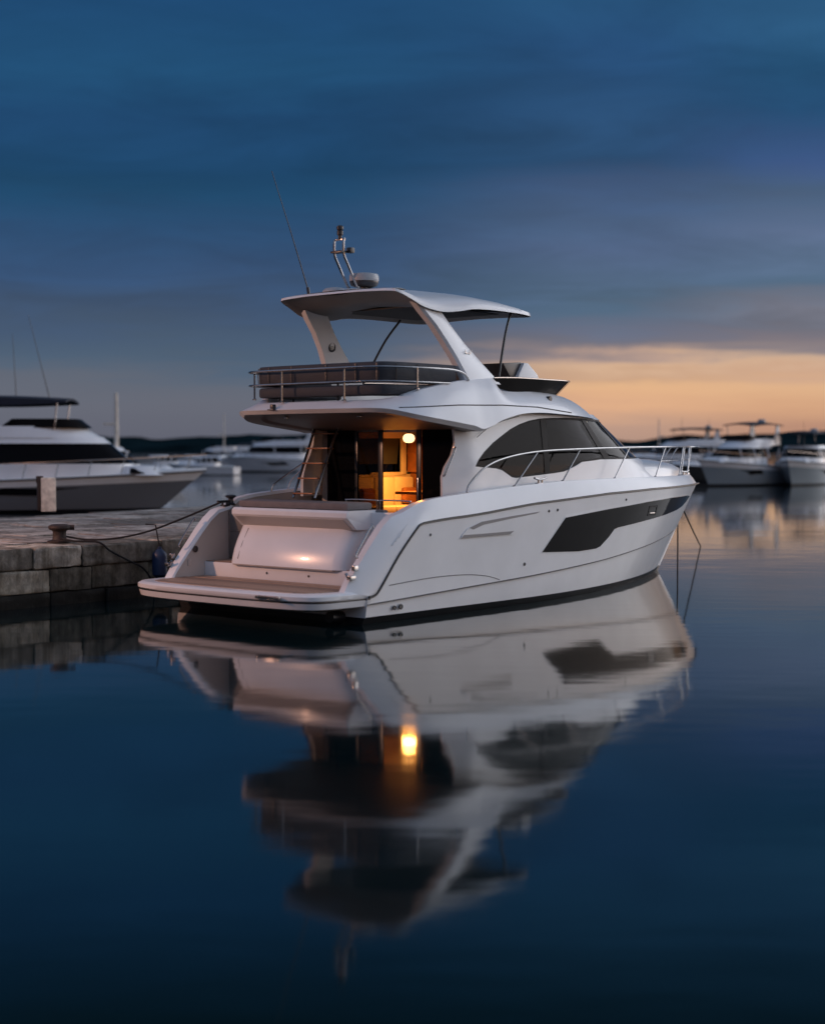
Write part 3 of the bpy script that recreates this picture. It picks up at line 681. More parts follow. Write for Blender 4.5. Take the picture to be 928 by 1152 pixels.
def build_fly():
    mb = MB(); cols = [fly_prof(i) for i in range(len(fb))]
    rows = [[c[k] for c in cols] for k in range(7)]; mb.grid(rows)
    cx, cy = 3.2, 0
    ins = []; low = []
    for t in ft:
        d = Vector((3.4-t.x if (t.x < 1.4 or t.x > 4.8) else 0, -t.y, 0)); d = d.normalized()*.12 if d.length > 0 else Vector((.12 if t.x < 3 else -.12, 0, 0))
        ins.append(t + d + Vector((0, 0, .0))); low.append(Vector((t.x+d.x*1.1, t.y+d.y*1.1, 3.22)))
    mb.grid([ft, ins, low]); mb.mirror_y()
    f = mb.build('flybridge', gel, yacht, angle=30)
    mb = MB(); mb.grid([low, [Vector((p.x, 0, 3.22)) for p in low], [Vector((p.x, -p.y, 3.22)) for p in low]]); mb.build('flybridge_deck', gel_mat, f)
    # overhang liner: bevelled border then a flat recessed panel
    sel = [i for i, b in enumerate(fb) if b.x < 3.05]
    e = [fly_prof(i)[0] + Vector((0, 0, .001)) for i in sel]
    n1 = [Vector((max(p.x+.25*(1 if p.x < .9 else .1), p.x), p.y*.80, p.z-.012 if p.x > .3 else p.z)) for p in e]
    n1 = [Vector((p.x + .20*max(0, min(1, (1.6-p.x)/.7)), p.y*.84, p.z)) for p in e]
    n2 = [Vector((q.x+.03, q.y*.97, q.z+.035)) for q in n1]
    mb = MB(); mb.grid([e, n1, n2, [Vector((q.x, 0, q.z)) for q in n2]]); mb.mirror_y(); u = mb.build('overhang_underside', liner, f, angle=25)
    for x, y in ((1.35, .9), (1.35, -.7), (2.3, -.95), (2.3, .6)):
        z = 3.06 - (x-.8)*.11
        mb = MB(); mb.lathe([(.05, 0), (.05, -.012), (.03, -.014), (.001, -.01)], 12, (x, y, z+.02)); mb.build('downlight', chrome, u)
    # groove on each flank
    for m in (1, -1):
        path = []
        for i, b in enumerate(fb):
            if b.y > -1 or b.x < 1.05 or b.x > 5.75: continue
            zt = lerp([(1.05, 3.125), (2.3, 3.19), (3.44, 3.215), (4.6, 3.205), (5.7, 3.13)], b.x)
            pr = fly_prof(i)
            for p, q in zip(pr, pr[1:]):
                if p.z <= zt <= q.z:
                    r = p.lerp(q, (zt-p.z)/(q.z-p.z)); path.append((r.x, r.y*m+(-.002 if m > 0 else .002), r.z)); break
        if len(path) > 3:
            mb = MB(); mb.tube(path, .009, 5); mb.build('groove', black, f)
            for q in (path[0], path[len(path)//3], path[-1]):
                pass
        # eyebrow crease above the window
        mb = MB(); P = spline([(3.0, -1.70*m, 2.70), (3.35, -1.665*m, 2.86), (3.75, -1.64*m, 2.97), (4.2, -1.63*m, 3.05)], 5); mb.tube(P, .006, 5); mb.build('eyebrow_line', greyline, f)
    # small fittings: stern light, side light
    mb = MB(); mb.box((.70, .55, 3.14), (.78, .61, 3.21), .01); mb.box((.68, .52, 3.115), (.77, .65, 3.135), .008); mb.build('stern_light', fixture, f)
    for m in (1, -1):
        mb = MB(); mb.tube([(5.1, -1.50*m, 3.36), (5.1, -1.63*m, 3.36)], .045, 10); mb.box((5.04, -1.59*m-.03, 3.29), (5.16, -1.59*m+.03, 3.32), .008); mb.build('side_light', fixture, f)
    return f
fly = build_fly()

# flybridge rail
def rail_path(z):
    half = [(.90, 0), (.90, -.6), (.905, -1.0), (.94, -1.25), (1.04, -1.43), (1.24, -1.55), (1.60, -1.62), (2.0, -1.66)]
    end = [(2.35, -1.74), (2.55, -1.76), (2.68, -1.78)]
    return half, end
def build_flyrail():
    half, end = rail_path(0)
    def P3(z, zend, ends=True):
        st = [(x, y, z) for x, y in half]
        st += [(2.45, -1.66, z-.005), (2.75, -1.63, (z*2+zend)/3), (2.90, -1.61, zend)] if ends else [(2.35, -1.68, z)]
        pt = [(x, -y, z) for x, y, z in st]
        return spline(pt[::-1][:-1] + st, 4)
    root = None
    mb = MB(); mb.tube(P3(3.745, 3.60), .017, 8); root = mb.build('flybridge_rail', chrome, yacht)
    mb = MB(); mb.tube(P3(3.53, 3.5, False), .013, 8); mb.build('mid_rail', chrome, root)
    for i, (x, y) in enumerate(((.905, .55), (1.22, 1.50), (.915, -.78), (1.62, -1.63))):
        zb = lerp([(.95, 3.25), (1.32, 3.34), (1.6, 3.42), (2, 3.52)], x) - .01
        mb = MB(); mb.tube([(x, y, zb), (x, y, 3.745)], .015, 8); mb.lathe([(.035, 0), (.035, .015), (.016, .03)], 10, (x, y, zb)); mb.build('stanchion', chrome, root)
build_flyrail()

# wrapped sofas along the flybridge coaming
def u_path(inset, n=5):
    half = [(1.08, 0), (1.08, -.6), (1.085, -1.0), (1.11, -1.22), (1.20, -1.36), (1.42, -1.44), (1.8, -1.47), (2.3, -1.48), (2.75, -1.47)]
    st = [(x+inset*(1 if x < 1.15 else .6 if x < 1.45 else .2 if x < 1.8 else 0), y*(1-inset/1.58), 0) for x, y in half]
    pt = [(x, -y, 0) for x, y, z in st][::-1][:-1]
    return spline(pt + st, n)
def band(mb, z0, z1, th, bul=.004):
    o = u_path(0); i = u_path(th)
    def lift(P, z, d=0): return [Vector((p.x, p.y, z + .012*sin(k*.9)*(1 if z == z1 else 0))) for k, p in enumerate(P)]
    ob = u_path(-bul)
    rows = [lift(u_path(th*.9), z0), lift(u_path(.02), z0), lift(o, z0+.025), lift(ob, (z0+z1)/2), lift(o, z1-.03), lift(u_path(.02), z1-.006), lift(u_path(th*.5), z1+.004), lift(u_path(th*.95), z1-.01), lift(i, z1-.04), lift(i, z0+.02), lift(u_path(th*.9), z0)]
    mb.grid(rows)
    n = len(rows[0])
    for c in (0, n-1): mb.add([r[c] for r in rows[:-1]], [list(range(len(rows)-1))])
mb = MB(); band(mb, 3.525, 3.835, .26); sofa = mb.build('flybridge_sofa', fabric_c, yacht, angle=50)
for k in (3, 9, 15, 20, 25, 30, 36, 42, 48, 56, 64, 70):
    q = u_path(-.014)[min(k, len(u_path(0))-1)]
    mb = MB(); mb.tube([(q.x, q.y, 3.54), (u_path(-.024)[k].x, u_path(-.024)[k].y, 3.68), (q.x, q.y, 3.81)], .007, 5); mb.build('seam', fixture, sofa)
mb = MB(); band(mb, 3.335, 3.495, .5, .003); mb.build('seat_base', fabric_c, sofa, angle=50)
for x, y in ((1.14, .9), (1.12, -.4), (1.9, -1.35), (1.9, 1.35)):
    mb = MB(); mb.tube([(x+.06, y, 3.22), (x+.06, y, 3.55)], .018, 6); mb.build('sofa_strut', fixture, sofa)

# radar arch legs
def build_leg(m):
    mb = MB(); rows = []
    st = [(3.56, 2.93, 3.84, 1.575), (3.72, 2.85, 3.63, 1.55), (3.95, 2.73, 3.36, 1.485), (4.2, 2.56, 3.07, 1.42), (4.45, 2.36, 2.82, 1.365), (4.66, 2.14, 2.64, 1.315), (4.80, 2.02, 2.52, 1.28)]
    for z, xa, xb, y in st:
        th = .15
        sec = [(xa, -y+.04), (xa+.05, -y), (xb-.06, -y), (xb, -y+.04), (xb, -y+th), (xa, -y+th)]
        rows.append([(x, yy*m, z) for x, yy in sec])
    mb.grid(rows, closed=True); l = mb.build('arch_leg', gel, yacht, angle=40)
    mb = MB()
    if m == 1:
        y = -1.475   # small chrome emblem on the outer face
        mb.box((2.98, y-.003, 4.03), (3.05, y+.006, 4.045), .002); mb.box((2.98, y-.003, 4.03), (2.995, y+.006, 4.09), .002)
        mb.tube([(3.08, y+.004, 4.03), (3.10, y+.004, 4.09), (3.14, y+.004, 4.09), (3.12, y+.004, 4.03), (3.08, y+.004, 4.03)], .006, 6)
        mb.build('emblem', chrome, l)
    mb = MB(); mb.lathe([(.085, 0), (.085, .02), (.07, .03), (.055, .015), (.001, .02)], 18); s = mb.build('speaker', fixture, l)
    s.location = (2.80, -1.275*m, 4.24); s.rotation_euler = (-pi/2*m, 0, 0)
for m in (1, -1): build_leg(m)

# hardtop
HTE = [(1.50, 0, 4.95), (1.505, -.5, 4.95), (1.52, -.9, 4.94), (1.545, -1.18, 4.925), (1.62, -1.27, 4.90), (1.85, -1.31, 4.82), (2.15, -1.345, 4.71), (2.55, -1.37, 4.665), (2.95, -1.39, 4.70), (3.3, -1.40, 4.755), (3.8, -1.39, 4.775), (4.4, -1.37, 4.775), (4.85, -1.32, 4.765), (5.08, -1.22, 4.76), (5.18, -1.0, 4.765), (5.24, -.5, 4.79), (5.26, 0, 4.80)]
def build_hardtop():
    E = spline(HTE, 4); mb = MB(); rows_top = []
    crown = [(1.50, 5.0), (1.8, 5.06), (2.4, 5.12), (3.0, 5.15), (3.6, 5.15), (4.2, 5.10), (4.7, 5.01), (5.0, 4.92), (5.26, 4.83)]
    rows = []
    for p in E:
        row = []
        for f in (1.0, .985, .93, .84, .7, .5, .25, 0):
            x = p.x if p.x > 1.75 else p.x + (1.75-p.x)*0
            xx = 3.3 + (p.x-3.3)*(f if (p.x < 1.56 or p.x > 5.1) else 1.0)
            zc = lerp(crown, xx); edge = p.z + .035
            g = (1-f)**.42 if f < 1 else 0
            z = edge + (zc-edge)*g*(1.0)
            if f == 1.0: z = p.z
            row.append(Vector((xx, p.y*f, z)))
        rows.append(row)
    mb.grid(rows)
    mb.mirror_y(); h = mb.build('hardtop', gel, yacht, angle=50)
    rows = []
    for p in E:
        row = []
        for f, dz in ((1.0, .0), (.97, .004), (.90, .03), (.86, .055), (.5, .075), (0, .08)):
            xx = 3.3 + (p.x-3.3)*(f if (p.x < 1.56 or p.x > 5.1) else 1.0)
            row.append(Vector((xx, p.y*f, p.z+.004+dz + (0 if f > .95 else (4.80-p.z)*.55*(1-f)))))
        rows.append(row)
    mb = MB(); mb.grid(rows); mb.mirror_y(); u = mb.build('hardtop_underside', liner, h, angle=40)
    mb = MB(); mb.prism([(2.6, -.95), (4.6, -.9), (4.6, .9), (2.6, .95)], 4.785, 4.80); mb.build('sunroof', canvas, u)
    for m in (1, -1):
        mb = MB(); mb.tube(spline([(4.52, -1.22*m, 4.80), (4.25, -1.32*m, 4.45), (4.0, -1.42*m, 4.0), (3.78, -1.51*m, 3.56)], 4), .022, 8); mb.build('hardtop_strut', black, h)
    return h
hard = build_hardtop()
# inner helm hatch strut on the port side is the mirror strut above; helm console and seats
mb = MB(); mb.prism([(4.6, 3.22), (5.55, 3.22), (5.36, 3.78), (5.08, 3.975), (4.96, 3.98), (4.70, 3.62)], -1.18, -.38, 'y', .02); con = mb.build('helm_console', gel, yacht)
mb = MB(); mb.prism([(4.44, 3.955), (4.952, 3.99), (4.952, 3.72), (4.70, 3.66)], -1.12, -.44, 'y', .008); mb.build('dashboard', fixture, con)
mb = MB(); mb.tube([(4.50+.06*cos(a*pi/8), -.80+.17*sin(a*pi/8), 3.62+.14*cos(a*pi/8)) for a in range(17)], .014, 6); mb.build('steering_wheel', fixture, con)
for y in (-1.0, -.45):
    mb = MB(); mb.box((3.6, y-.24, 3.25), (4.0, y+.24, 3.50), .04); mb.box((3.55, y-.24, 3.45), (3.67, y+.24, 3.80), .045); mb.build('helm_seat', canvas, yacht)

# flybridge wind deflector
def deflector():
    B = [(3.760, -1.55, 3.50), (4.210, -1.535, 3.445), (4.768, -1.465, 3.465), (5.264, -1.375, 3.46), (5.760, -1.215, 3.455), (6.107, -1.015, 3.45), (6.330, -.735, 3.445), (6.467, -.385, 3.445), (6.504, 0, 3.445)]
    T = [(3.600, -1.58, 3.665), (4.148, -1.59, 3.685), (4.768, -1.555, 3.69), (5.388, -1.475, 3.695), (5.983, -1.32, 3.705), (6.417, -1.11, 3.71), (6.690, -.80, 3.715), (6.851, -.42, 3.715), (6.901, 0, 3.715)]
    b = spline(B, 4); t = spline(T, 4); mb = MB(); mb.grid([b, t]); mb.grid([[p+Vector((-.008, .008, 0)) for p in b], [p+Vector((-.008, .008, 0)) for p in t]], flip=True); mb.mirror_y()
    d = mb.build('wind_deflector', smoke_dark, yacht, smooth=True)
    mb = MB(); full = [Vector((p.x, -p.y, p.z)) for p in t][:-1] + t[::-1]; mb.tube(full, .011, 6); mb.build('top_trim', chrome, d)
    for m in (1, -1):
        i = 18; mb = MB(); q = Vector((b[i].x, b[i].y*m-.012*m, b[i].z)); q2 = Vector((t[i].x, t[i].y*m-.012*m, t[i].z)); mb.tube([q, q2], .018, 6); mb.build('deflector_post', chrome, d)
smoke_dark = simple('smoked_acrylic', (.010, .009, .009), .3, spec=.02)
deflector()

# radar, mast light, antennas
mb = MB(); mb.lathe([(.15, 0), (.21, .02), (.23, .06), (.235, .09), (.23, .105)], 28, (2.22, 0, 5.115)); mb.lathe([(.05, -.06), (.05, .0)], 12, (2.22, 0, 5.115)); rd = mb.build('radar_base', fixture, yacht)
mb = MB(); mb.lathe([(.234, 0), (.24, .015), (.236, .09), (.22, .115), (.17, .127), (.001, .13)], 28, (2.22, 0, 5.205)); mb.build('radar_dome', plastic_w, rd)
def mast():
    mb = MB()
    for y in (.10, -.10):
        mb.tube(spline([(1.98, y, 5.09), (1.93, y, 5.12), (1.72, y, 5.44), (1.64, y, 5.58), (1.63, y, 5.78), (1.66, y*.9, 5.815), (1.66, y*.3, 5.82)], 4), .020, 8)
    mb.tube([(1.66, .1, 5.82), (1.66, -.1, 5.82)], .018, 8)
    m_ = mb.build('light_mast', chrome, yacht)
    mb = MB(); mb.box((1.56, -.12, 5.60), (1.70, .12, 5.635), .01); mb.build('mast_bracket', fixture, m_)
    mb = MB(); mb.lathe([(.03, 0), (.03, .05), (.05, .06), (.05, .12), (.04, .13), (.055, .15), (.055, .19), (.03, .21), (.001, .212)], 14, (1.66, 0, 5.83)); mb.build('anchor_light', fixture, m_)
    mb = MB(); mb.box((1.70, -.19, 5.60), (1.80, -.09, 5.69), .02); mb.build('horn', fixture, m_)
mast()
mb = MB(); mb.lathe([(.20, 0), (.21, .03), (.17, .07), (.08, .09), (.001, .092)], 20, (2.2, .62, 5.06)); mb.build('satellite_dome', plastic_w, yacht)
mb = MB(); mb.tube([(1.98, 1.0, 5.02), (1.95, 1.0, 5.16)], .026, 8); an = mb.build('antenna_base', fixture, yacht)
mb = MB(); mb.tube([(1.95, 1.0, 5.14), (1.56, 1.0, 6.03), (1.14, 1.0, 6.94)], .011, 6, r2=.005); mb.build('whip_antenna', fixture, an)

# bow rail, one run each side with leaning stanchions
def bow_rail(m):
    def y_in(x, d=.07): return max(.16, gy(min(x, 12.3))-d)
    top = [(2.42, -(gy(2.42)-.06), 1.84), (2.50, -(gy(2.5)-.06), 1.98), (2.87, -(gy(2.87)-.06), 2.22), (3.4, -(gy(3.4)-.06), 2.37), (4.26, -(gy(4.26)-.06), 2.47), (5.58, -(gy(5.58)-.06), 2.515), (7.4, -y_in(7.4), 2.545), (9.5, -y_in(9.5), 2.56), (11.3, -y_in(11.3), 2.565), (12.2, -y_in(12.2)-.02, 2.565), (12.55, -.20, 2.56)]
    mb = MB(); mb.tube([(p.x, p.y*m, p.z) for p in spline(top, 6)], .017, 8); r = mb.build('bow_rail', chrome, yacht)
    tp = spline(top, 6)
    def at(x):
        P = sorted(tp, key=lambda p: p.x); return Vector((x, lerp([(p.x, p.y) for p in P], x), lerp([(p.x, p.z) for p in P], x)))
    for xb, lean in ((3.63, .65), (5.0, .55), (6.75, .62), (8.6, .65), (10.3, .6), (10.5, .6), (11.7, .42), (11.87, .42)):
        t = at(min(xb+lean, 12.5)); b = Vector((xb, -max(gy(xb)-.06, .12), gz(xb)-.01))
        mb = MB(); mb.tube([(b.x, b.y*m, b.z), (t.x, t.y*m, t.z)], .013, 8); mb.lathe([(.03, 0), (.03, .012), (.014, .025)], 10, (b.x, b.y*m, b.z)); mb.build('stanchion', chrome, r)
    mb = MB(); P = []
    for x in (8.9, 9.8, 10.7, 11.5, 12.2): 
        t = at(x+.15); P.append((t.x-.08, (t.y+.0)*m, t.z-.27))
    mb.tube(spline(P, 4), .011, 8); mb.build('mid_rail', chrome, r)
for m in (1, -1): bow_rail(m)
# cleats on the side decks
def cleat(x, m):
    mb = MB(); y = (gy(x)-.10); z = gz(x)
    for dx in (-.05, .05): mb.tube([(x+dx, -y*m, z-.01), (x+dx, -y*m, z+.06)], .016, 8)
    mb.tube(spline([(x-.16, -y*m, z+.085), (x-.08, -y*m, z+.065), (x, -y*m, z+.06), (x+.08, -y*m, z+.065), (x+.16, -y*m, z+.085)], 3), .018, 8); mb.box((x-.1, -y*m-.035, z-.012), (x+.1, -y*m+.035, z+.004), .004)
    mb.build('cleat', chrome, yacht)
for m in (1, -1): cleat(4.4, m); cleat(11.3, m)

# ---------------- saloon bulkhead, doors and interior
BX = 2.9
def build_bulkhead():
    mb = MB()   # head and side panels
    mb.box((BX, -1.58, 2.79), (BX+.05, 1.58, 3.06), .004); mb.box((BX, 1.46, 1.05), (BX+.05, 1.60, 2.858), .004); mb.box((BX, -1.60, 1.05), (BX+.05, -1.34, 2.858), .004); b = mb.build('saloon_bulkhead', gel_grey, yacht)
    for (a, c, nm, mat_) in ((.74, 1.455, 'dark_panel', framem), (-1.335, -.665, 'dark_panel', framem)):
        mb = MB(); mb.box((BX-.02, a, 1.06), (BX+.0, c, 2.855), .004); mb.build(nm, darkglass, b)
    d = MB(); fr = .045
    x0, x1 = BX-.045, BX-.022
    for a, c in ((.735, .80), (.17, .27)):
        d.box((x0, a, 1.06), (x1, c, 2.855), .004)
    d.box((x0, .27, 2.80), (x1, .735, 2.855), .004); d.box((x0, .27, 1.06), (x1, .735, 1.13), .004)
    door = d.build('sliding_door', framem, yacht)
    mb = MB(); mb.box((BX-.036, .27, 1.13), (BX-.030, .735, 2.80)); mb.build('door_glass', door_glass, door, smooth=False)
    mb = MB(); mb.box((x0, -.66, 1.06), (x1, -.56, 2.855), .004); f = mb.build('door_frame', framem, yacht)
    mb = MB(); mb.box((x0-.03, -.63, 1.5), (x0, -.60, 2.05), .008); mb.build('door_handle', chrome, f)
build_bulkhead()
def build_interior():
    # headlining, floor, side linings round the windows, forward bulkhead
    mb = MB(); mb.box((2.96, -1.50, 2.975), (6.4, 1.45, 3.0)); mb.build('headlining', creamwall, yacht, smooth=False)
    mb = MB(); mb.box((2.96, -1.62, 1.02), (7.0, 1.62, 1.05)); mb.build('saloon_floor', wood, yacht, smooth=False)
    mb = MB(); mb.box((4.86, 1.47, 2.06), (4.97, 1.53, 2.74), .01); mb.box((4.05, 1.49, 2.03), (4.97, 1.53, 2.10), .01); mb.build('window_trim', creamwall, yacht)
    for m in (1, -1):
        mb = MB(); mb.box((2.96, 1.50*m, 1.05), (7.0, 1.56*m, 2.06)); mb.box((2.96, 1.50*m, 2.06), (3.25, 1.53*m, 2.98)); mb.prism([(3.25, 2.98), (3.25, 2.35), (3.45, 2.58), (3.7, 2.70), (6.2, 2.72), (6.2, 2.98)], 1.50*m, 1.53*m, 'y'); mb.build('side_lining', creamwall, yacht, smooth=False)
    mb = MB(); mb.box((6.6, -1.5, 1.05), (6.65, 1.5, 2.45)); mb.build('forward_bulkhead', wood, yacht, smooth=False)
    mb = MB(); mb.box((3.4, .82, 1.06), (5.0, 1.49, 1.36), .01); sf = mb.build('saloon_sofa', wood, yacht)
    for a in (3.42, 3.95, 4.48):
        mb = MB(); mb.box((a, .80, 1.365), (a+.515, 1.34, 1.52), .045); mb.build('seat_cushion', cream, sf)
        mb = MB(); mb.box((a, 1.31, 1.50), (a+.515, 1.485, 2.02), .05, Matrix.Translation((0, 0, 0))); mb.build('back_cushion', cream, sf)
    for a in (3.5, 4.62):
        mb = MB(); mb.box((a, 1.18, 1.54), (a+.32, 1.31, 1.83), .05); mb.build('throw_cushion', wood, sf)
    mb = MB(); mb.box((5.02, 1.18, 2.10), (5.10, 1.495, 2.74), .006); mb.box((5.10, 1.0, 1.52), (5.6, 1.49, 2.74), .01); mb.box((5.0, 1.02, 2.42), (5.11, 1.49, 2.45), .005); mb.build('saloon_cabinet', wood, yacht)
    mb = MB(); mb.box((3.6, -.45, 1.74), (4.6, .55, 1.79), .012); mb.tube([(4.1, .05, 1.05), (4.1, .05, 1.75)], .05, 10); mb.build('saloon_table', wood, yacht)
    mb = MB(); mb.box((3.5, -1.48, 1.06), (5.6, -.95, 1.95), .015); mb.build('galley_counter', wood, yacht)
build_interior()
# the pendant lamp in the saloon
LP = W((4.0, .58, 2.70))
lamp = empty('pendant_lamp', LP, HEAD); tag(lamp, 'round glowing pendant lamp hanging inside the yacht saloon doorway', 'lamp')
mb = MB(); mb.lathe([(.001, -.08), (.055, -.074), (.092, -.046), (.105, -.004), (.095, .042), (.062, .07), (.028, .08), (.001, .081)], 20); mb.build('lamp_globe', lampm, lamp)
mb = MB(); mb.tube([(0, 0, .08), (0, 0, .27)], .012, 6); mb.lathe([(.035, .07), (.035, .11), (.012, .13)], 10); mb.build('lamp_stem', fixture, lamp)
ld = bpy.data.lights.new('pendant_light', 'AREA'); ld.shape = 'DISK'; ld.size = .26; ld.energy = 50; ld.color = (1, .38, .065)
lo = bpy.data.objects.new('pendant_light', ld); COL.objects.link(lo); lo.location = LP + Vector((0, 0, -.10))
# boarding ladder to the flybridge
def build_ladder():
    mb = MB()
    a0, a1 = Vector((2.05, 1.45, 1.70)), Vector((2.66, 1.50, 2.95)); b0, b1 = Vector((2.10, 1.00, 1.70)), Vector((2.70, 1.00, 2.95))
    mb.tube([b0, b1], .024, 8); mb.tube([a0, a1], .022, 8); l = mb.build('flybridge_ladder', chrome, yacht)
    for k in range(5):
        t = .06 + k*.20; p, q = a0.lerp(a1, t), b0.lerp(b1, t)
        mb = MB(); mb.box((min(p.x, q.x)-.05, q.y, p.z-.012), (max(p.x, q.x)+.06, p.y, p.z+.012), .006); mb.build('tread', wood, l)
build_ladder()
# hand rails along the aft edge of the house sides
for m in (1, -1):
    mb = MB(); P = spline([(2.36, -1.53*m, 2.10), (2.36, -1.58*m, 2.13), (2.56, -1.61*m, 2.50), (2.58, -1.57*m, 2.54)], 5); mb.tube(P, .012, 8); mb.build('house_handrail', chrome, yacht)
mb = MB(); mb.tube(spline([(1.95, 1.87, 1.80), (2.0, 1.86, 1.92), (2.3, 1.82, 2.1), (2.62, 1.76, 2.28)], 5), .013, 8); mb.build('side_gate_rail', chrome, yacht)

# ------------------------------------------------------------------ ropes and chain at the bow
def rope(name, pts, r, label, cat, mat=ropem, n=10, group=None):
    mb = MB(); mb.tube(spline(pts, n), r, 6); o = mb.build(name, mat); tag(o, label, cat, group); return o
bow = W((12.02, 0, 1.10)); p0 = Vector((bow.x, bow.y, -.5))
rope('anchor_chain', [W((11.99, -.03, 1.02)), W((12.0, -.03, .5)), W((12.0, -.03, -.5))], .016, 'dark anchor chain hanging straight down from the yacht bow', 'chain', rust)
e = Vector((7.51, 39.3, -.02))
rope('bow_line', [W((12.2, -.06, 1.20)), W((12.25, -.06, 1.15)).lerp(e, .5)+Vector((0, 0, -.02)), e, e+(e-W((12.2, 0, 1.2)))*.2], .016, 'taut dark mooring line slanting from the bow into the water', 'rope')

# ------------------------------------------------------------------ stone quay
QP = Vector((-6.40, 23.35, 0)); QD = Vector((cos(radians(50.5)), sin(radians(50.5)), 0)); QN = Vector((-QD.y, QD.x, 0))
def Q(t, d, z=0): return QP + QD*t + QN*d + Vector((0, 0, z))
T0, T1, QZ = -32, 17, .95
def back(t): return 9.6 + .27*(t-9) if t > 9 else 9.6
def build_quay():
    def block_course(mb, z0, z1, lmin, lmax, depth, seed, jut=.03):
        rnd = random.Random(seed); t = T0
        while t < T1:
            l = rnd.uniform(lmin, lmax); t2 = min(t+l, T1); j = rnd.uniform(-jut, jut); zz = rnd.uniform(-.012, .012)
            bm = bmesh.new(); bmesh.ops.create_cube(bm, size=1)
            for v in bm.verts:
                v.co = Vector((t+(t2-t)*(v.co.x+.5) + (-.008 if v.co.x > 0 else .008), -j*.5 + depth*(v.co.y+.5), z0+.008+(z1-z0-.016+zz)*(v.co.z+.5)))
            bmesh.ops.bevel(bm, geom=bm.edges[:], offset=.022, segments=2, profile=.5, affect='EDGES')
            bmesh.ops.subdivide_edges(bm, edges=[e_ for e_ in bm.edges if e_.calc_length() > .15], cuts=4, use_grid_fill=True)
            for v in bm.verts:
                v.co += Vector((rnd.uniform(-1, 1), rnd.uniform(-1, 1), rnd.uniform(-1, 1)))*.012
            bm.verts.index_update(); mb.add([Q(v.co.x, v.co.y, v.co.z) for v in bm.verts], [[v.index for v in f.verts] for f in bm.faces]); bm.free(); t = t2
    wall = empty('quay_wall', Q(0, 0)); tag(wall, 'weathered limestone block quay wall with dark wet foot, left of the yacht', 'quay wall')
    def par(o):
        o.parent = wall; o.matrix_parent_inverse = Matrix.Translation(-QP); return o
    mb = MB(); block_course(mb, .60, QZ+.004, .55, 1.7, 1.0, 17, .045); par(mb.build('capstone_course', cap, None, angle=60))
    mb = MB(); block_course(mb, .22, .60, .4, 1.3, .9, 21, .06); par(mb.build('upper_course', stone, None, angle=60))
    mb = MB(); block_course(mb, -.3, .22, .8, 1.9, .9, 9, .05); par(mb.build('wet_course', stone_wet, None, angle=60))
    mb = MB(); c = [Q(T0, .06, -1), Q(T1, .06, -1), Q(T1, back(T1), -1), Q(9, back(9), -1), Q(T0, back(T0), -1)]; tt = [p + Vector((0, 0, 1+QZ-.03)) for p in c]
    mb.add(c+tt, [[i, (i+1) % 5, (i+1) % 5+5, i+5] for i in range(5)]+[[5, 6, 7, 8, 9]]); par(mb.build('core', stone_wet, None, smooth=False))
    # paving slabs, one sheet of separate worn stones
    rnd = random.Random(11); mb = MB(); d = 1.02
    while d < 12.4:
        w = rnd.uniform(.55, 1.0); t = T0 + rnd.uniform(0, 1)
        while t < T1:
            l = rnd.uniform(.7, 1.7); t2 = min(t+l, T1); d2 = min(d+w, max(back(t2), d+.0))
            if d2-d > .08 and t2-t > .1:
                z = QZ + rnd.uniform(-.012, .010); g = .008
                a = [Q(t+g, d+g), Q(t2-g, d+g), Q(t2-g, d2-g), Q(t+g, d2-g)]
                zz = [z+rnd.uniform(-.006, .006) for _ in a]
                top = [p+Vector((0, 0, h)) for p, h in zip(a, zz)]; bot = [p+Vector((0, 0, QZ-.06)) for p in a]
                mb.add(bot+top, [[4, 5, 6, 7]]+[[i, (i+1) % 4, (i+1) % 4+4, i+4] for i in range(4)])
            t = t2
        d += w
    o = mb.build('pavement', paving, smooth=False); tag(o, kind='structure')
build_quay()
# mooring bollard
bl = Vector((-5.93, 25.35, QZ))
mb = MB(); mb.lathe([(.20, 0), (.20, .025), (.13, .04), (.115, .06), (.11, .17), (.12, .19), (.17, .215), (.185, .24), (.18, .275), (.13, .30), (.001, .305)], 20); o = mb.build('bollard', rust); o.location = bl
mb = MB(); mb.tube(spline([(-.02, -.02, .24), (.10, .02, .245), (.24, .05, .245)], 3), .045, 8); mb.build('horn', rust, o); tag(o, 'squat rusty iron mooring bollard on the quay edge', 'bollard')
cl = W((.86, 1.85, 1.67))
rope('stern_line', [bl+Vector((.10, .06, .09)), bl.lerp(cl, .18)+Vector((0, 0, -.08)), bl.lerp(cl, .36)+Vector((0, 0, -.175)), bl.lerp(cl, .55)+Vector((0, 0, -.19)), bl.lerp(cl, .75)+Vector((0, 0, -.12)), bl.lerp(cl, .9)+Vector((0, 0, -.05)), cl], .016, 'dark mooring line sagging from the bollard to the yacht stern', 'rope')
rope('loose_line', [bl+Vector((.05, -.12, .07)), Q(1.80, .45, QZ+.035), Q(1.90, .10, QZ+.04), Q(1.98, -.035, QZ-.0), Q(2.12, -.07, .83), Q(2.5, -.07, .65), Q(2.83, -.07, .49), Q(3.02, -.08, .22), Q(3.05, -.08, -.1)], .017, 'dark rope trailing from the bollard over the quay edge', 'rope')
fp = Q(3.1, -.17, .56)
mb = MB(); mb.lathe([(.001, -.26), (.06, -.25), (.125, -.18), (.13, -.1), (.13, .13), (.12, .18), (.06, .24), (.035, .26), (.035, .29), (.001, .295)], 18); fo = mb.build('fender', bluef); fo.location = fp
mb = MB(); mb.tube([(0, 0, .28), (QN.x*.10, QN.y*.10, .66), (QN.x*.35, QN.y*.35, .665)], .012, 6); mb.build('lanyard', ropem, fo); tag(fo, 'blue fender hanging against the quay wall behind the platform', 'fender')
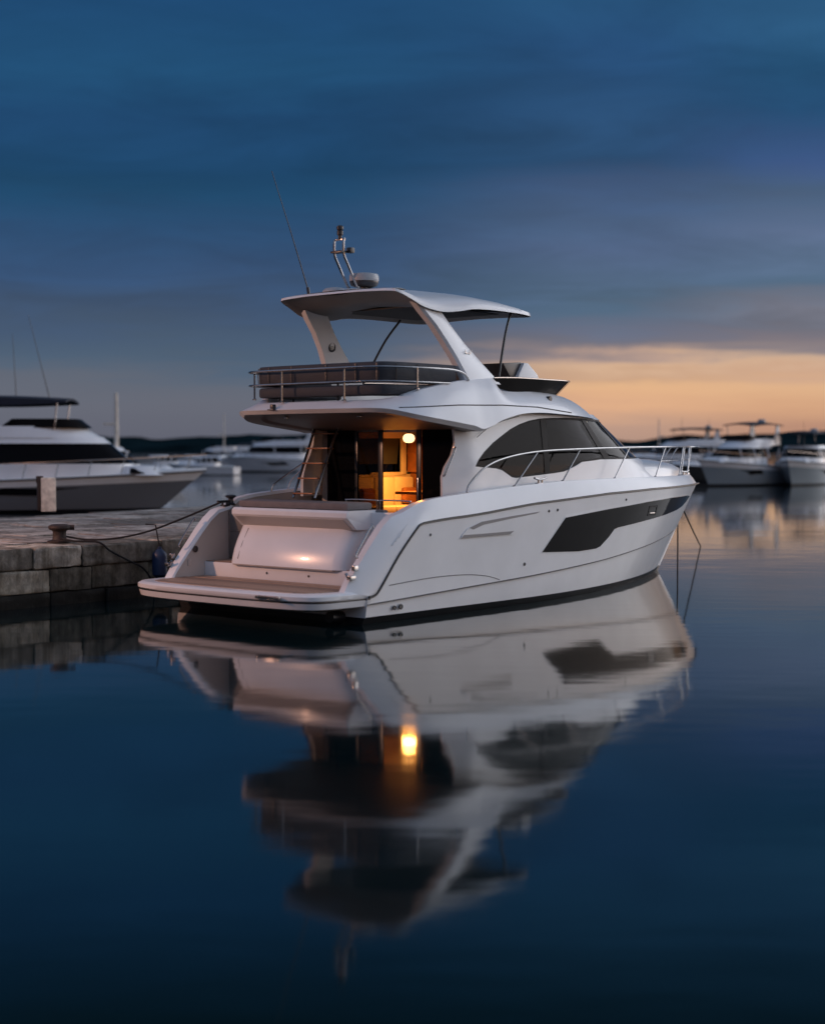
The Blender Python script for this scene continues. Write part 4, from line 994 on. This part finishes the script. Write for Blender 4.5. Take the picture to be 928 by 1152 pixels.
# post at the far edge of the quay
pp = Vector((-9.35, 38.7, QZ)); po = empty('mooring_post', pp, .3); tag(po, 'stout pale post with rust stains at the far quay edge', 'post')
mb = MB(); mb.box((-.17, -.17, -.03), (.20, .17, .84), .025); mb.build('post_body', concrete, po)
mb = MB(); mb.box((-.26, -.12, 0), (-.175, .12, .80), .02); mb.box((-.28, -.08, .70), (-.10, .10, .88), .02); mb.build('iron_bracket', rust, po)

# quay lamp: stands on the quay to the left of the frame; its warm light falls on the transom
LPOS = Q(-6.5, 3.9, QZ)
sl = empty('street_lamp', LPOS); tag(sl, 'tall dark street lamp with warm lit lantern on the quay left of the yacht', 'street lamp')
mb = MB(); mb.lathe([(.16, 0), (.16, .1), (.08, .25), (.06, .5), (.05, 4.6)], 14); mb.build('lamp_post', fixture, sl)
mb = MB(); mb.lathe([(.06, 4.98), (.22, 4.96), (.16, 5.10), (.03, 5.2), (.001, 5.22)], 14); mb.lathe([(.05, 4.6), (.12, 4.62), (.12, 4.66)], 14); mb.build('lantern_cap', fixture, sl)
mb = MB(); mb.lathe([(.10, 4.66), (.16, 4.95)], 14); mb.build('lantern_glass', simple('lit_lantern', (.9, .7, .5), .5, emit=(1, .62, .32), estr=25), sl)
pl = bpy.data.lights.new('street_light', 'POINT'); pl.energy = 3300; pl.color = (1, .50, .32); pl.shadow_soft_size = .25
plo = bpy.data.objects.new('street_light', pl); COL.objects.link(plo); plo.location = LPOS + Vector((0, 0, 4.45))

# ------------------------------------------------------------------ other boats
def far_hull(L, B, za, zb, rake=.13, dark_low=None):
    """hull skin between waterline and sheer, x from stern 0 to bow L"""
    rows = []
    for f in (-.12, .0, .08, .25, .5, .75, .92, 1.0):
        row = []
        for i in range(25):
            s = i/24; zs = za+(zb-za)*s**1.5; z = zs*f
            Lx = L*(1-rake) + L*rake*max(f, 0); x = s*Lx
            b = B/2*(.80+.20*max(f, 0)**.6)
            u = max(0, (s-.35)/.65); y = b*(1-u**(1.9+.7*f))
            row.append((x, -y, z))
        rows.append(row)
    return rows
def far_boat(label, loc, rz, L, B, za, zb, hullmat=gel, stripe=bootm, fly_=True, top=None, topmat=navy, win=True, rail=True, arch=True, cab=(.22, .72, 1.35), antennas=(), group=None, name='motor_boat', cat='boat', hull_win=True, topz=None, mast=None, band=False, pillars=True):
    b = empty(name, loc, rz); tag(b, label, cat, group)
    R = far_hull(L, B, za, zb)
    mb = MB(); mb.grid(R[2:]); mb.mirror_y(); mb.add([R[k][0] for k in range(2, 8)] + [(p[0], -p[1], p[2]) for p in [R[k][0] for k in range(7, 1, -1)]], [list(range(12))])
    h = mb.build('hull', hullmat, b, angle=40)
    if band:
        mb = MB(); mb.grid([[(p[0]+.01, p[1]-.012, p[2]) for p in R[k]] for k in (5, 6, 7)]); mb.mirror_y(); mb.build('bulwark', gel, b)
    mb = MB(); mb.grid(R[:3]); mb.mirror_y(); mb.build('boot_stripe', stripe, b)
    S = R[-1]
    mb = MB(); mb.tube([(p[0], p[1]-.01, p[2]-.05) for p in S], .035, 5); mb.tube([(p[0], -p[1]+.01, p[2]-.05) for p in S], .035, 5); mb.build('rub_rail', greyline, b)
    mb = MB(); camber = lambda s: .10*s
    mb.grid([[(p[0], p[1], p[2]) for p in S], [(p[0], p[1]*.5, p[2]+.08) for p in S], [(p[0], 0, p[2]+.10) for p in S], [(p[0], -p[1]*.5, p[2]+.08) for p in S], [(p[0], -p[1], p[2]) for p in S]]); mb.build('deck', gel_mat, b)
    if hull_win:
        for m in (False, True):
            f = lambda x, z: (x, -(B/2*(.80+.20*(z/(za+(zb-za)*(x/L)**1.5))**.6)*(1-max(0, (x/(L*.96)-.35)/.65)**2.3)), z)
            mb = MB(); zc = za+(zb-za)*.35
            surf_patch(mb, [(L*.42, zc*.55), (L*.46, zc*.78), (L*.80, zc*.98), (L*.78, zc*.84), (L*.60, zc*.66), (L*.57, zc*.52)], f, .004, .012, .5, .3, m); mb.build('hull_window', darkglass, b)
    a0, a1, ch = cab; xa, xb = L*a0, L*a1
    def zs(x): return za+(zb-za)*(x/L)**1.5
    zd = zs((xa+xb)/2)+.02; w0 = B*.40
    def house(x0, x1, z0, z1, wb, wt, rk, ra, nm, mat_, par=b, n=24):
        rows = []
        for k in range(6):
            f = k/5; row = []
            xf = x1 - rk*f; xr = x0 + ra*f; w = wb+(wt-wb)*f
            hl = (xf-xr)/2; cx = (xf+xr)/2
            for i in range(n):
                a = 2*pi*i/n; cxs = math.copysign(abs(cos(a))**.45, cos(a)); sn = math.copysign(abs(sin(a))**.6, sin(a))
                taper = 1-.30*max(0, cxs)**3
                row.append((cx+hl*cxs, w*sn*taper, z0+(z1-z0)*(f if f < 1 else 1)))
            rows.append(row)
        mm = MB(); mm.grid(rows, closed=True); mm.add(rows[-1], [list(range(n))]); return mm.build(nm, mat_, par, angle=45)
    # low trunk forward, cabin base, window band, roof
    house(xb-.4, L*.90, zs(L*.8)-.05, zs(L*.8)+.32, B*.30, B*.22, .6, .1, 'coachroof', gel)
    if not pillars: house(xb-.1, L*.86, zs(L*.8)+.02, zs(L*.8)+.24, B*.302, B*.25, .6, .1, 'trunk_window', darkglass)
    house(xa, xb+.3, zd-.1, zd+ch*.35, w0, w0*.97, .25, .0, 'cabin', gel)
    if win: house(xa+.15, xb+.06, zd+ch*.34, zd+ch*.86, w0*.965, w0*.84, .95, .25, 'window_band', darkglass)
    rf = house(xa-.6, xb-.85, zd+ch*.85, zd+ch*1.02, w0*.92, w0*.86, .35, .1, 'roof', gel)
    for k in range(3 if pillars else 0):
        x = xa+.5+(xb-xa-1.4)*k/2
        mb = MB()
        for sgn in (1, -1):
            mb = MB(); mb.tube([(x, sgn*w0*.97, zd+ch*.34), (x+.12, sgn*w0*.87, zd+ch*.86)], .05, 4); mb.build('pillar', gel, b)
    zt = zd+ch*1.02
    if fly_:
        house(xa-1.0, xb-1.2, zt-.05, zt+.42, w0*.90, w0*.84, .8, .0, 'flybridge', gel)
        house(xa+(xb-xa)*.35, xb-1.65, zt+.36, zt+.72, w0*.80, w0*.72, .45, .5, 'wind_deflector', smoke_dark)
        mb = MB(); mb.box((xa-.2, -w0*.6, zt+.2), (xa+.35, w0*.6, zt+.62), .06); mb.box((xa+1.1, -w0*.5, zt+.2), (xa+1.5, w0*.2, zt+.75), .06); mb.build('fly_seat', fabric_c, b)
    if top:
        tx0, tx1 = top; tz = topz or (zt+(1.75 if fly_ else .9)); rows = []
        for i in range(9):
            s = i/8; x = tx0+(tx1-tx0)*s; dz = .12*sin(pi*s)
            rows.append([(x, w0*.85*(k/3-1), tz+dz+.12*(1-(k/3-1)**2)) for k in range(7)])
        rows2 = [[(p[0], p[1], p[2]-(.07 if pillars else .10+.22*sin(pi*i_/8))) for p in r] for i_, r in enumerate(rows)]
        mb = MB(); mb.grid(rows); mb.grid(rows2)
        mb.grid([rows[0], rows2[0]]); mb.grid([rows[-1], rows2[-1]]); mb.grid([[r[0] for r in rows], [r[0] for r in rows2]]); mb.grid([[r[-1] for r in rows], [r[-1] for r in rows2]]); mb.build('bimini', topmat, b)
        for sgn in (1, -1):
            if arch:
                mb = MB(); mb.prism([(tx0+.2, zt), (tx0+.9, zt), (tx0+.65, tz), (tx0+.35, tz)], sgn*w0*.74-.04, sgn*w0*.74+.04, 'y'); mb.build('arch_leg', gel, b)
            else:
                mb = MB(); mb.tube([(tx0+.5, sgn*w0*.75, zt+.1), (tx0+.35, sgn*w0*.78, tz+.05)], .03, 6); mb.build('bimini_pole', chrome, b)
            mb = MB(); mb.tube([(tx1-.5, sgn*w0*.75, zt+.3), (tx1-.35, sgn*w0*.78, tz+.05)], .03, 6); mb.build('bimini_pole', chrome, b)
        mb = MB(); mb.lathe([(.12, 0), (.28, .03), (.28, .18), (.2, .24), (.001, .25)], 14, ((tx0+.9), 0, tz+.2)); mb.build('radar_dome', plastic_w, b)
    elif arch:
        mb = MB(); tz = zt+1.0
        for sgn in (1, -1): mb.prism([(xa-.3, zt), (xa+.5, zt), (xa-.1, tz), (xa-.5, tz)], sgn*w0*.74-.04, sgn*w0*.74+.04, 'y')
        mb.box((xa-.5, -w0*.74, tz-.06), (xa-.1, w0*.74, tz+.04), .02); mb.build('radar_arch', gel, b)
    if rail:
        mb = MB()
        for sgn in (1, -1):
            P = [(p[0], sgn*min(0, p[1]+.08), p[2]+.62) for p in S if p[0] > L*.45]
            mb.tube(P, .022, 6)
            for p in S[11:24:2]: mb.tube([(p[0]-.15, sgn*min(0, p[1]+.08), p[2]), (p[0], sgn*min(0, p[1]+.08), p[2]+.62)], .016, 5)
        mb.build('bow_rail', chrome, b)
    for x, y, z0, z1, lean in antennas:
        mb = MB(); mb.tube([(x, y, z0), (x+lean, y, z1)], .022, 6, r2=.008); mb.build('antenna', fixture, b)
    if mast:
        x, z0, z1, r = mast; mb = MB(); mb.tube([(x, 0, z0), (x, 0, z1)], r, 8, r2=r*.7); mb.box((x-.9, -.05, z0+(z1-z0)*.42), (x+.1, .05, z0+(z1-z0)*.46), .02); mb.build('mast', concrete, b)
    return b
def place_bow(px, py_bow, depth, rz, L, zb):
    """stern location so that the bow stands at that pixel column and depth"""
    p = ray(px, py_bow, depth); return Vector((p.x - L*cos(rz), p.y - L*sin(rz), 0))

# big yacht on the other side of the quay, bow to the right
rz = radians(3)
far_boat('large white motor yacht with navy bimini moored behind the quay at left', place_bow(232, 530, 62, rz, 15, 1.7), rz, 15, 4.6, 1.15, 1.68, hullmat=hull_grey, band=True, pillars=False, top=(3.4, 9.6), cab=(.26, .80, 1.62), topz=4.47, antennas=((7.15, 1.0, 4.3, 7.3, -.15), (8.9, -1.0, 4.4, 7.9, -.85)), name='motor_yacht', cat='yacht')
# fishing boat with a mast
rz = radians(8)
far_boat('small fishing boat with tall pale mast beyond the left yacht bow', place_bow(212, 520, 105, rz, 7.5, 1.2), rz, 7.5, 2.6, .8, 1.2, fly_=False, cab=(.22, .55, 1.75), arch=False, rail=False, hull_win=False, mast=(2.6, 2.6, 6.4, .16), name='fishing_boat', cat='fishing boat')
# white flybridge cruiser further out, bow to the left
rz = radians(172)
far_boat('white flybridge cruiser far out, seen just left of the ladder', place_bow(246, 520, 172, rz, 15, 1.9), rz, 15, 4.4, 1.3, 1.9, cab=(.30, .80, 1.55), topz=5.1, group='boats across the harbour')
# low small boats in the gap between
for i, (px, dp, L, a, lab) in enumerate(((190, 150, 7, 170, 'low white speedboat below the fishing boat mast'), (232, 165, 7.5, 12, 'low speedboat with dark cover between fishing boat and cruiser'))):
    rz = radians(a); far_boat(lab, place_bow(px, 520, dp, rz, L, 1), rz, L, 2.5, .8, 1.1, hullmat=gel if i != 1 else canvas, fly_=False, cab=(.25, .6, 1.0), arch=False, rail=False, hull_win=False, group='boats across the harbour')
for px, dp, L, a, lab, kw in (
    (300, 215, 10, 10, 'white boat with a slim mast, above the cruiser foredeck left of the ladder', dict(mast=(4.0, 2.4, 7.6, .10), cab=(.25, .6, 1.3), fly_=False)),
    (222, 190, 9, 186, 'cabin boat with navy bimini between the fishing boat and the far cruiser', dict(top=(1.0, 3.8), topz=3.1, cab=(.25, .65, 1.2), fly_=False)),
    (196, 240, 11, 182, 'white flybridge boat, the furthest one under the left hills', dict(cab=(.2, .65, 1.4))),
    (330, 260, 12, 5, 'far flybridge boat whose top shows just above the cruiser', dict(cab=(.2, .65, 1.5)))):
    rz = radians(a); far_boat(lab, place_bow(px, 520, dp, rz, L, 1), rz, L, 3.2, 1.0, 1.5, arch=False, rail=False, hull_win=False, group='boats across the harbour', **kw)
# right side
for px, dp, L, a, lab, kw in (
    (700, 230, 10, 178, 'distant boat with a slim mast beyond the cabin roof front', dict(mast=(4.5, 2.4, 7.2, .10), cab=(.25, .6, 1.3), fly_=False)),):
    rz = radians(a); far_boat(lab, place_bow(px, 520, dp, rz, L, 1), rz, L, 3.2, 1.0, 1.5, arch=False, rail=False, hull_win=False, group='boats across the harbour', **kw)
rz = radians(224)
far_boat('white flybridge boat with dark bimini and bow towards us, right of the bow rail', place_bow(786, 530, 103, rz, 9.2, 1.9), rz, 9.2, 3.6, 1.3, 1.85, hullmat=hull_blue, band=True, top=(.7, 4.6), cab=(.24, .76, 1.3), topz=4.25, group='boats across the harbour')
rz = radians(245)
far_boat('boat with navy bimini cut by the right edge of the picture', place_bow(886, 530, 104, rz, 11.5, 1.7), rz, 11.5, 4.0, 1.3, 1.8, hullmat=hull_blue, band=True, fly_=False, top=(.8, 8.6), topmat=navy, cab=(.22, .72, 1.3), arch=False, topz=3.65, antennas=((8.4, .5, 2.6, 4.5, 0),), group='boats across the harbour')
rz = radians(190)
far_boat('white flybridge yacht with dark hardtop half hidden behind the bow rail', place_bow(688, 515, 140, rz, 12.5, 1.9), rz, 12.5, 4.2, 1.4, 2.0, top=(2.2, 6.4), topmat=canvas, cab=(.2, .7, 1.4), topz=4.35, antennas=((3.4, .8, 4.4, 5.5, 0), (5.4, -.8, 4.4, 5.6, 0)), group='boats across the harbour')
rz = radians(200)
far_boat('low grey cabin boat seen through the bow rail pulpit', place_bow(742, 520, 120, rz, 9, 1.5), rz, 9, 3.0, 1.0, 1.4, hullmat=canvas, fly_=False, cab=(.25, .62, 1.1), arch=False, group='boats across the harbour')

# ------------------------------------------------------------------ wooded shore
def build_hills():
    rnd = random.Random(4); mb = MB(); rows = []
    n = 220; prof = []
    from mathutils import noise
    for i in range(n+1):
        a = radians(-40+80*i/n); u = math.degrees(a)
        h = 17 + 9*noise.noise(Vector((u*.16, 1.3, 0))) + 5*noise.noise(Vector((u*.55, 4.1, 0))) + 1.3*noise.noise(Vector((u*3.1, 2, 0))) + .7*noise.noise(Vector((u*9, 5, 0)))
        h += 3.0*math.exp(-((u+6.0)/2.2)**2) + 4.5*math.exp(-((u-14)/4.5)**2) - 1*math.exp(-((u+9.3)/1.5)**2)
        prof.append((a, max(9, h)))
    for k, (d, f) in enumerate(((1500, 0), (1505, .25), (1540, .55), (1600, .85), (1680, 1.0), (1800, .9), (2100, .0))):
        row = []
        for a, h in prof:
            z = h*f + (1.2*noise.noise(Vector((a*180, k*3.1, 1)))*f if 0 < k < 5 else 0)
            row.append((d*sin(a), d*cos(a), z - (.5 if f == 0 else 0)))
        rows.append(row)
    mb.grid(rows); o = mb.build('hills', hillm); tag(o, kind='structure')
build_hills()

# ------------------------------------------------------------------ render settings
scene.view_settings.view_transform = 'Standard'; scene.view_settings.look = 'None'; scene.view_settings.exposure = 0; scene.view_settings.gamma = 1
scene.view_settings.use_curve_mapping = False
c = scene.cycles; c.use_denoising = True; c.max_bounces = 8; c.transparent_max_bounces = 12; c.caustics_reflective = False; c.caustics_refractive = False; c.sample_clamp_indirect = 4
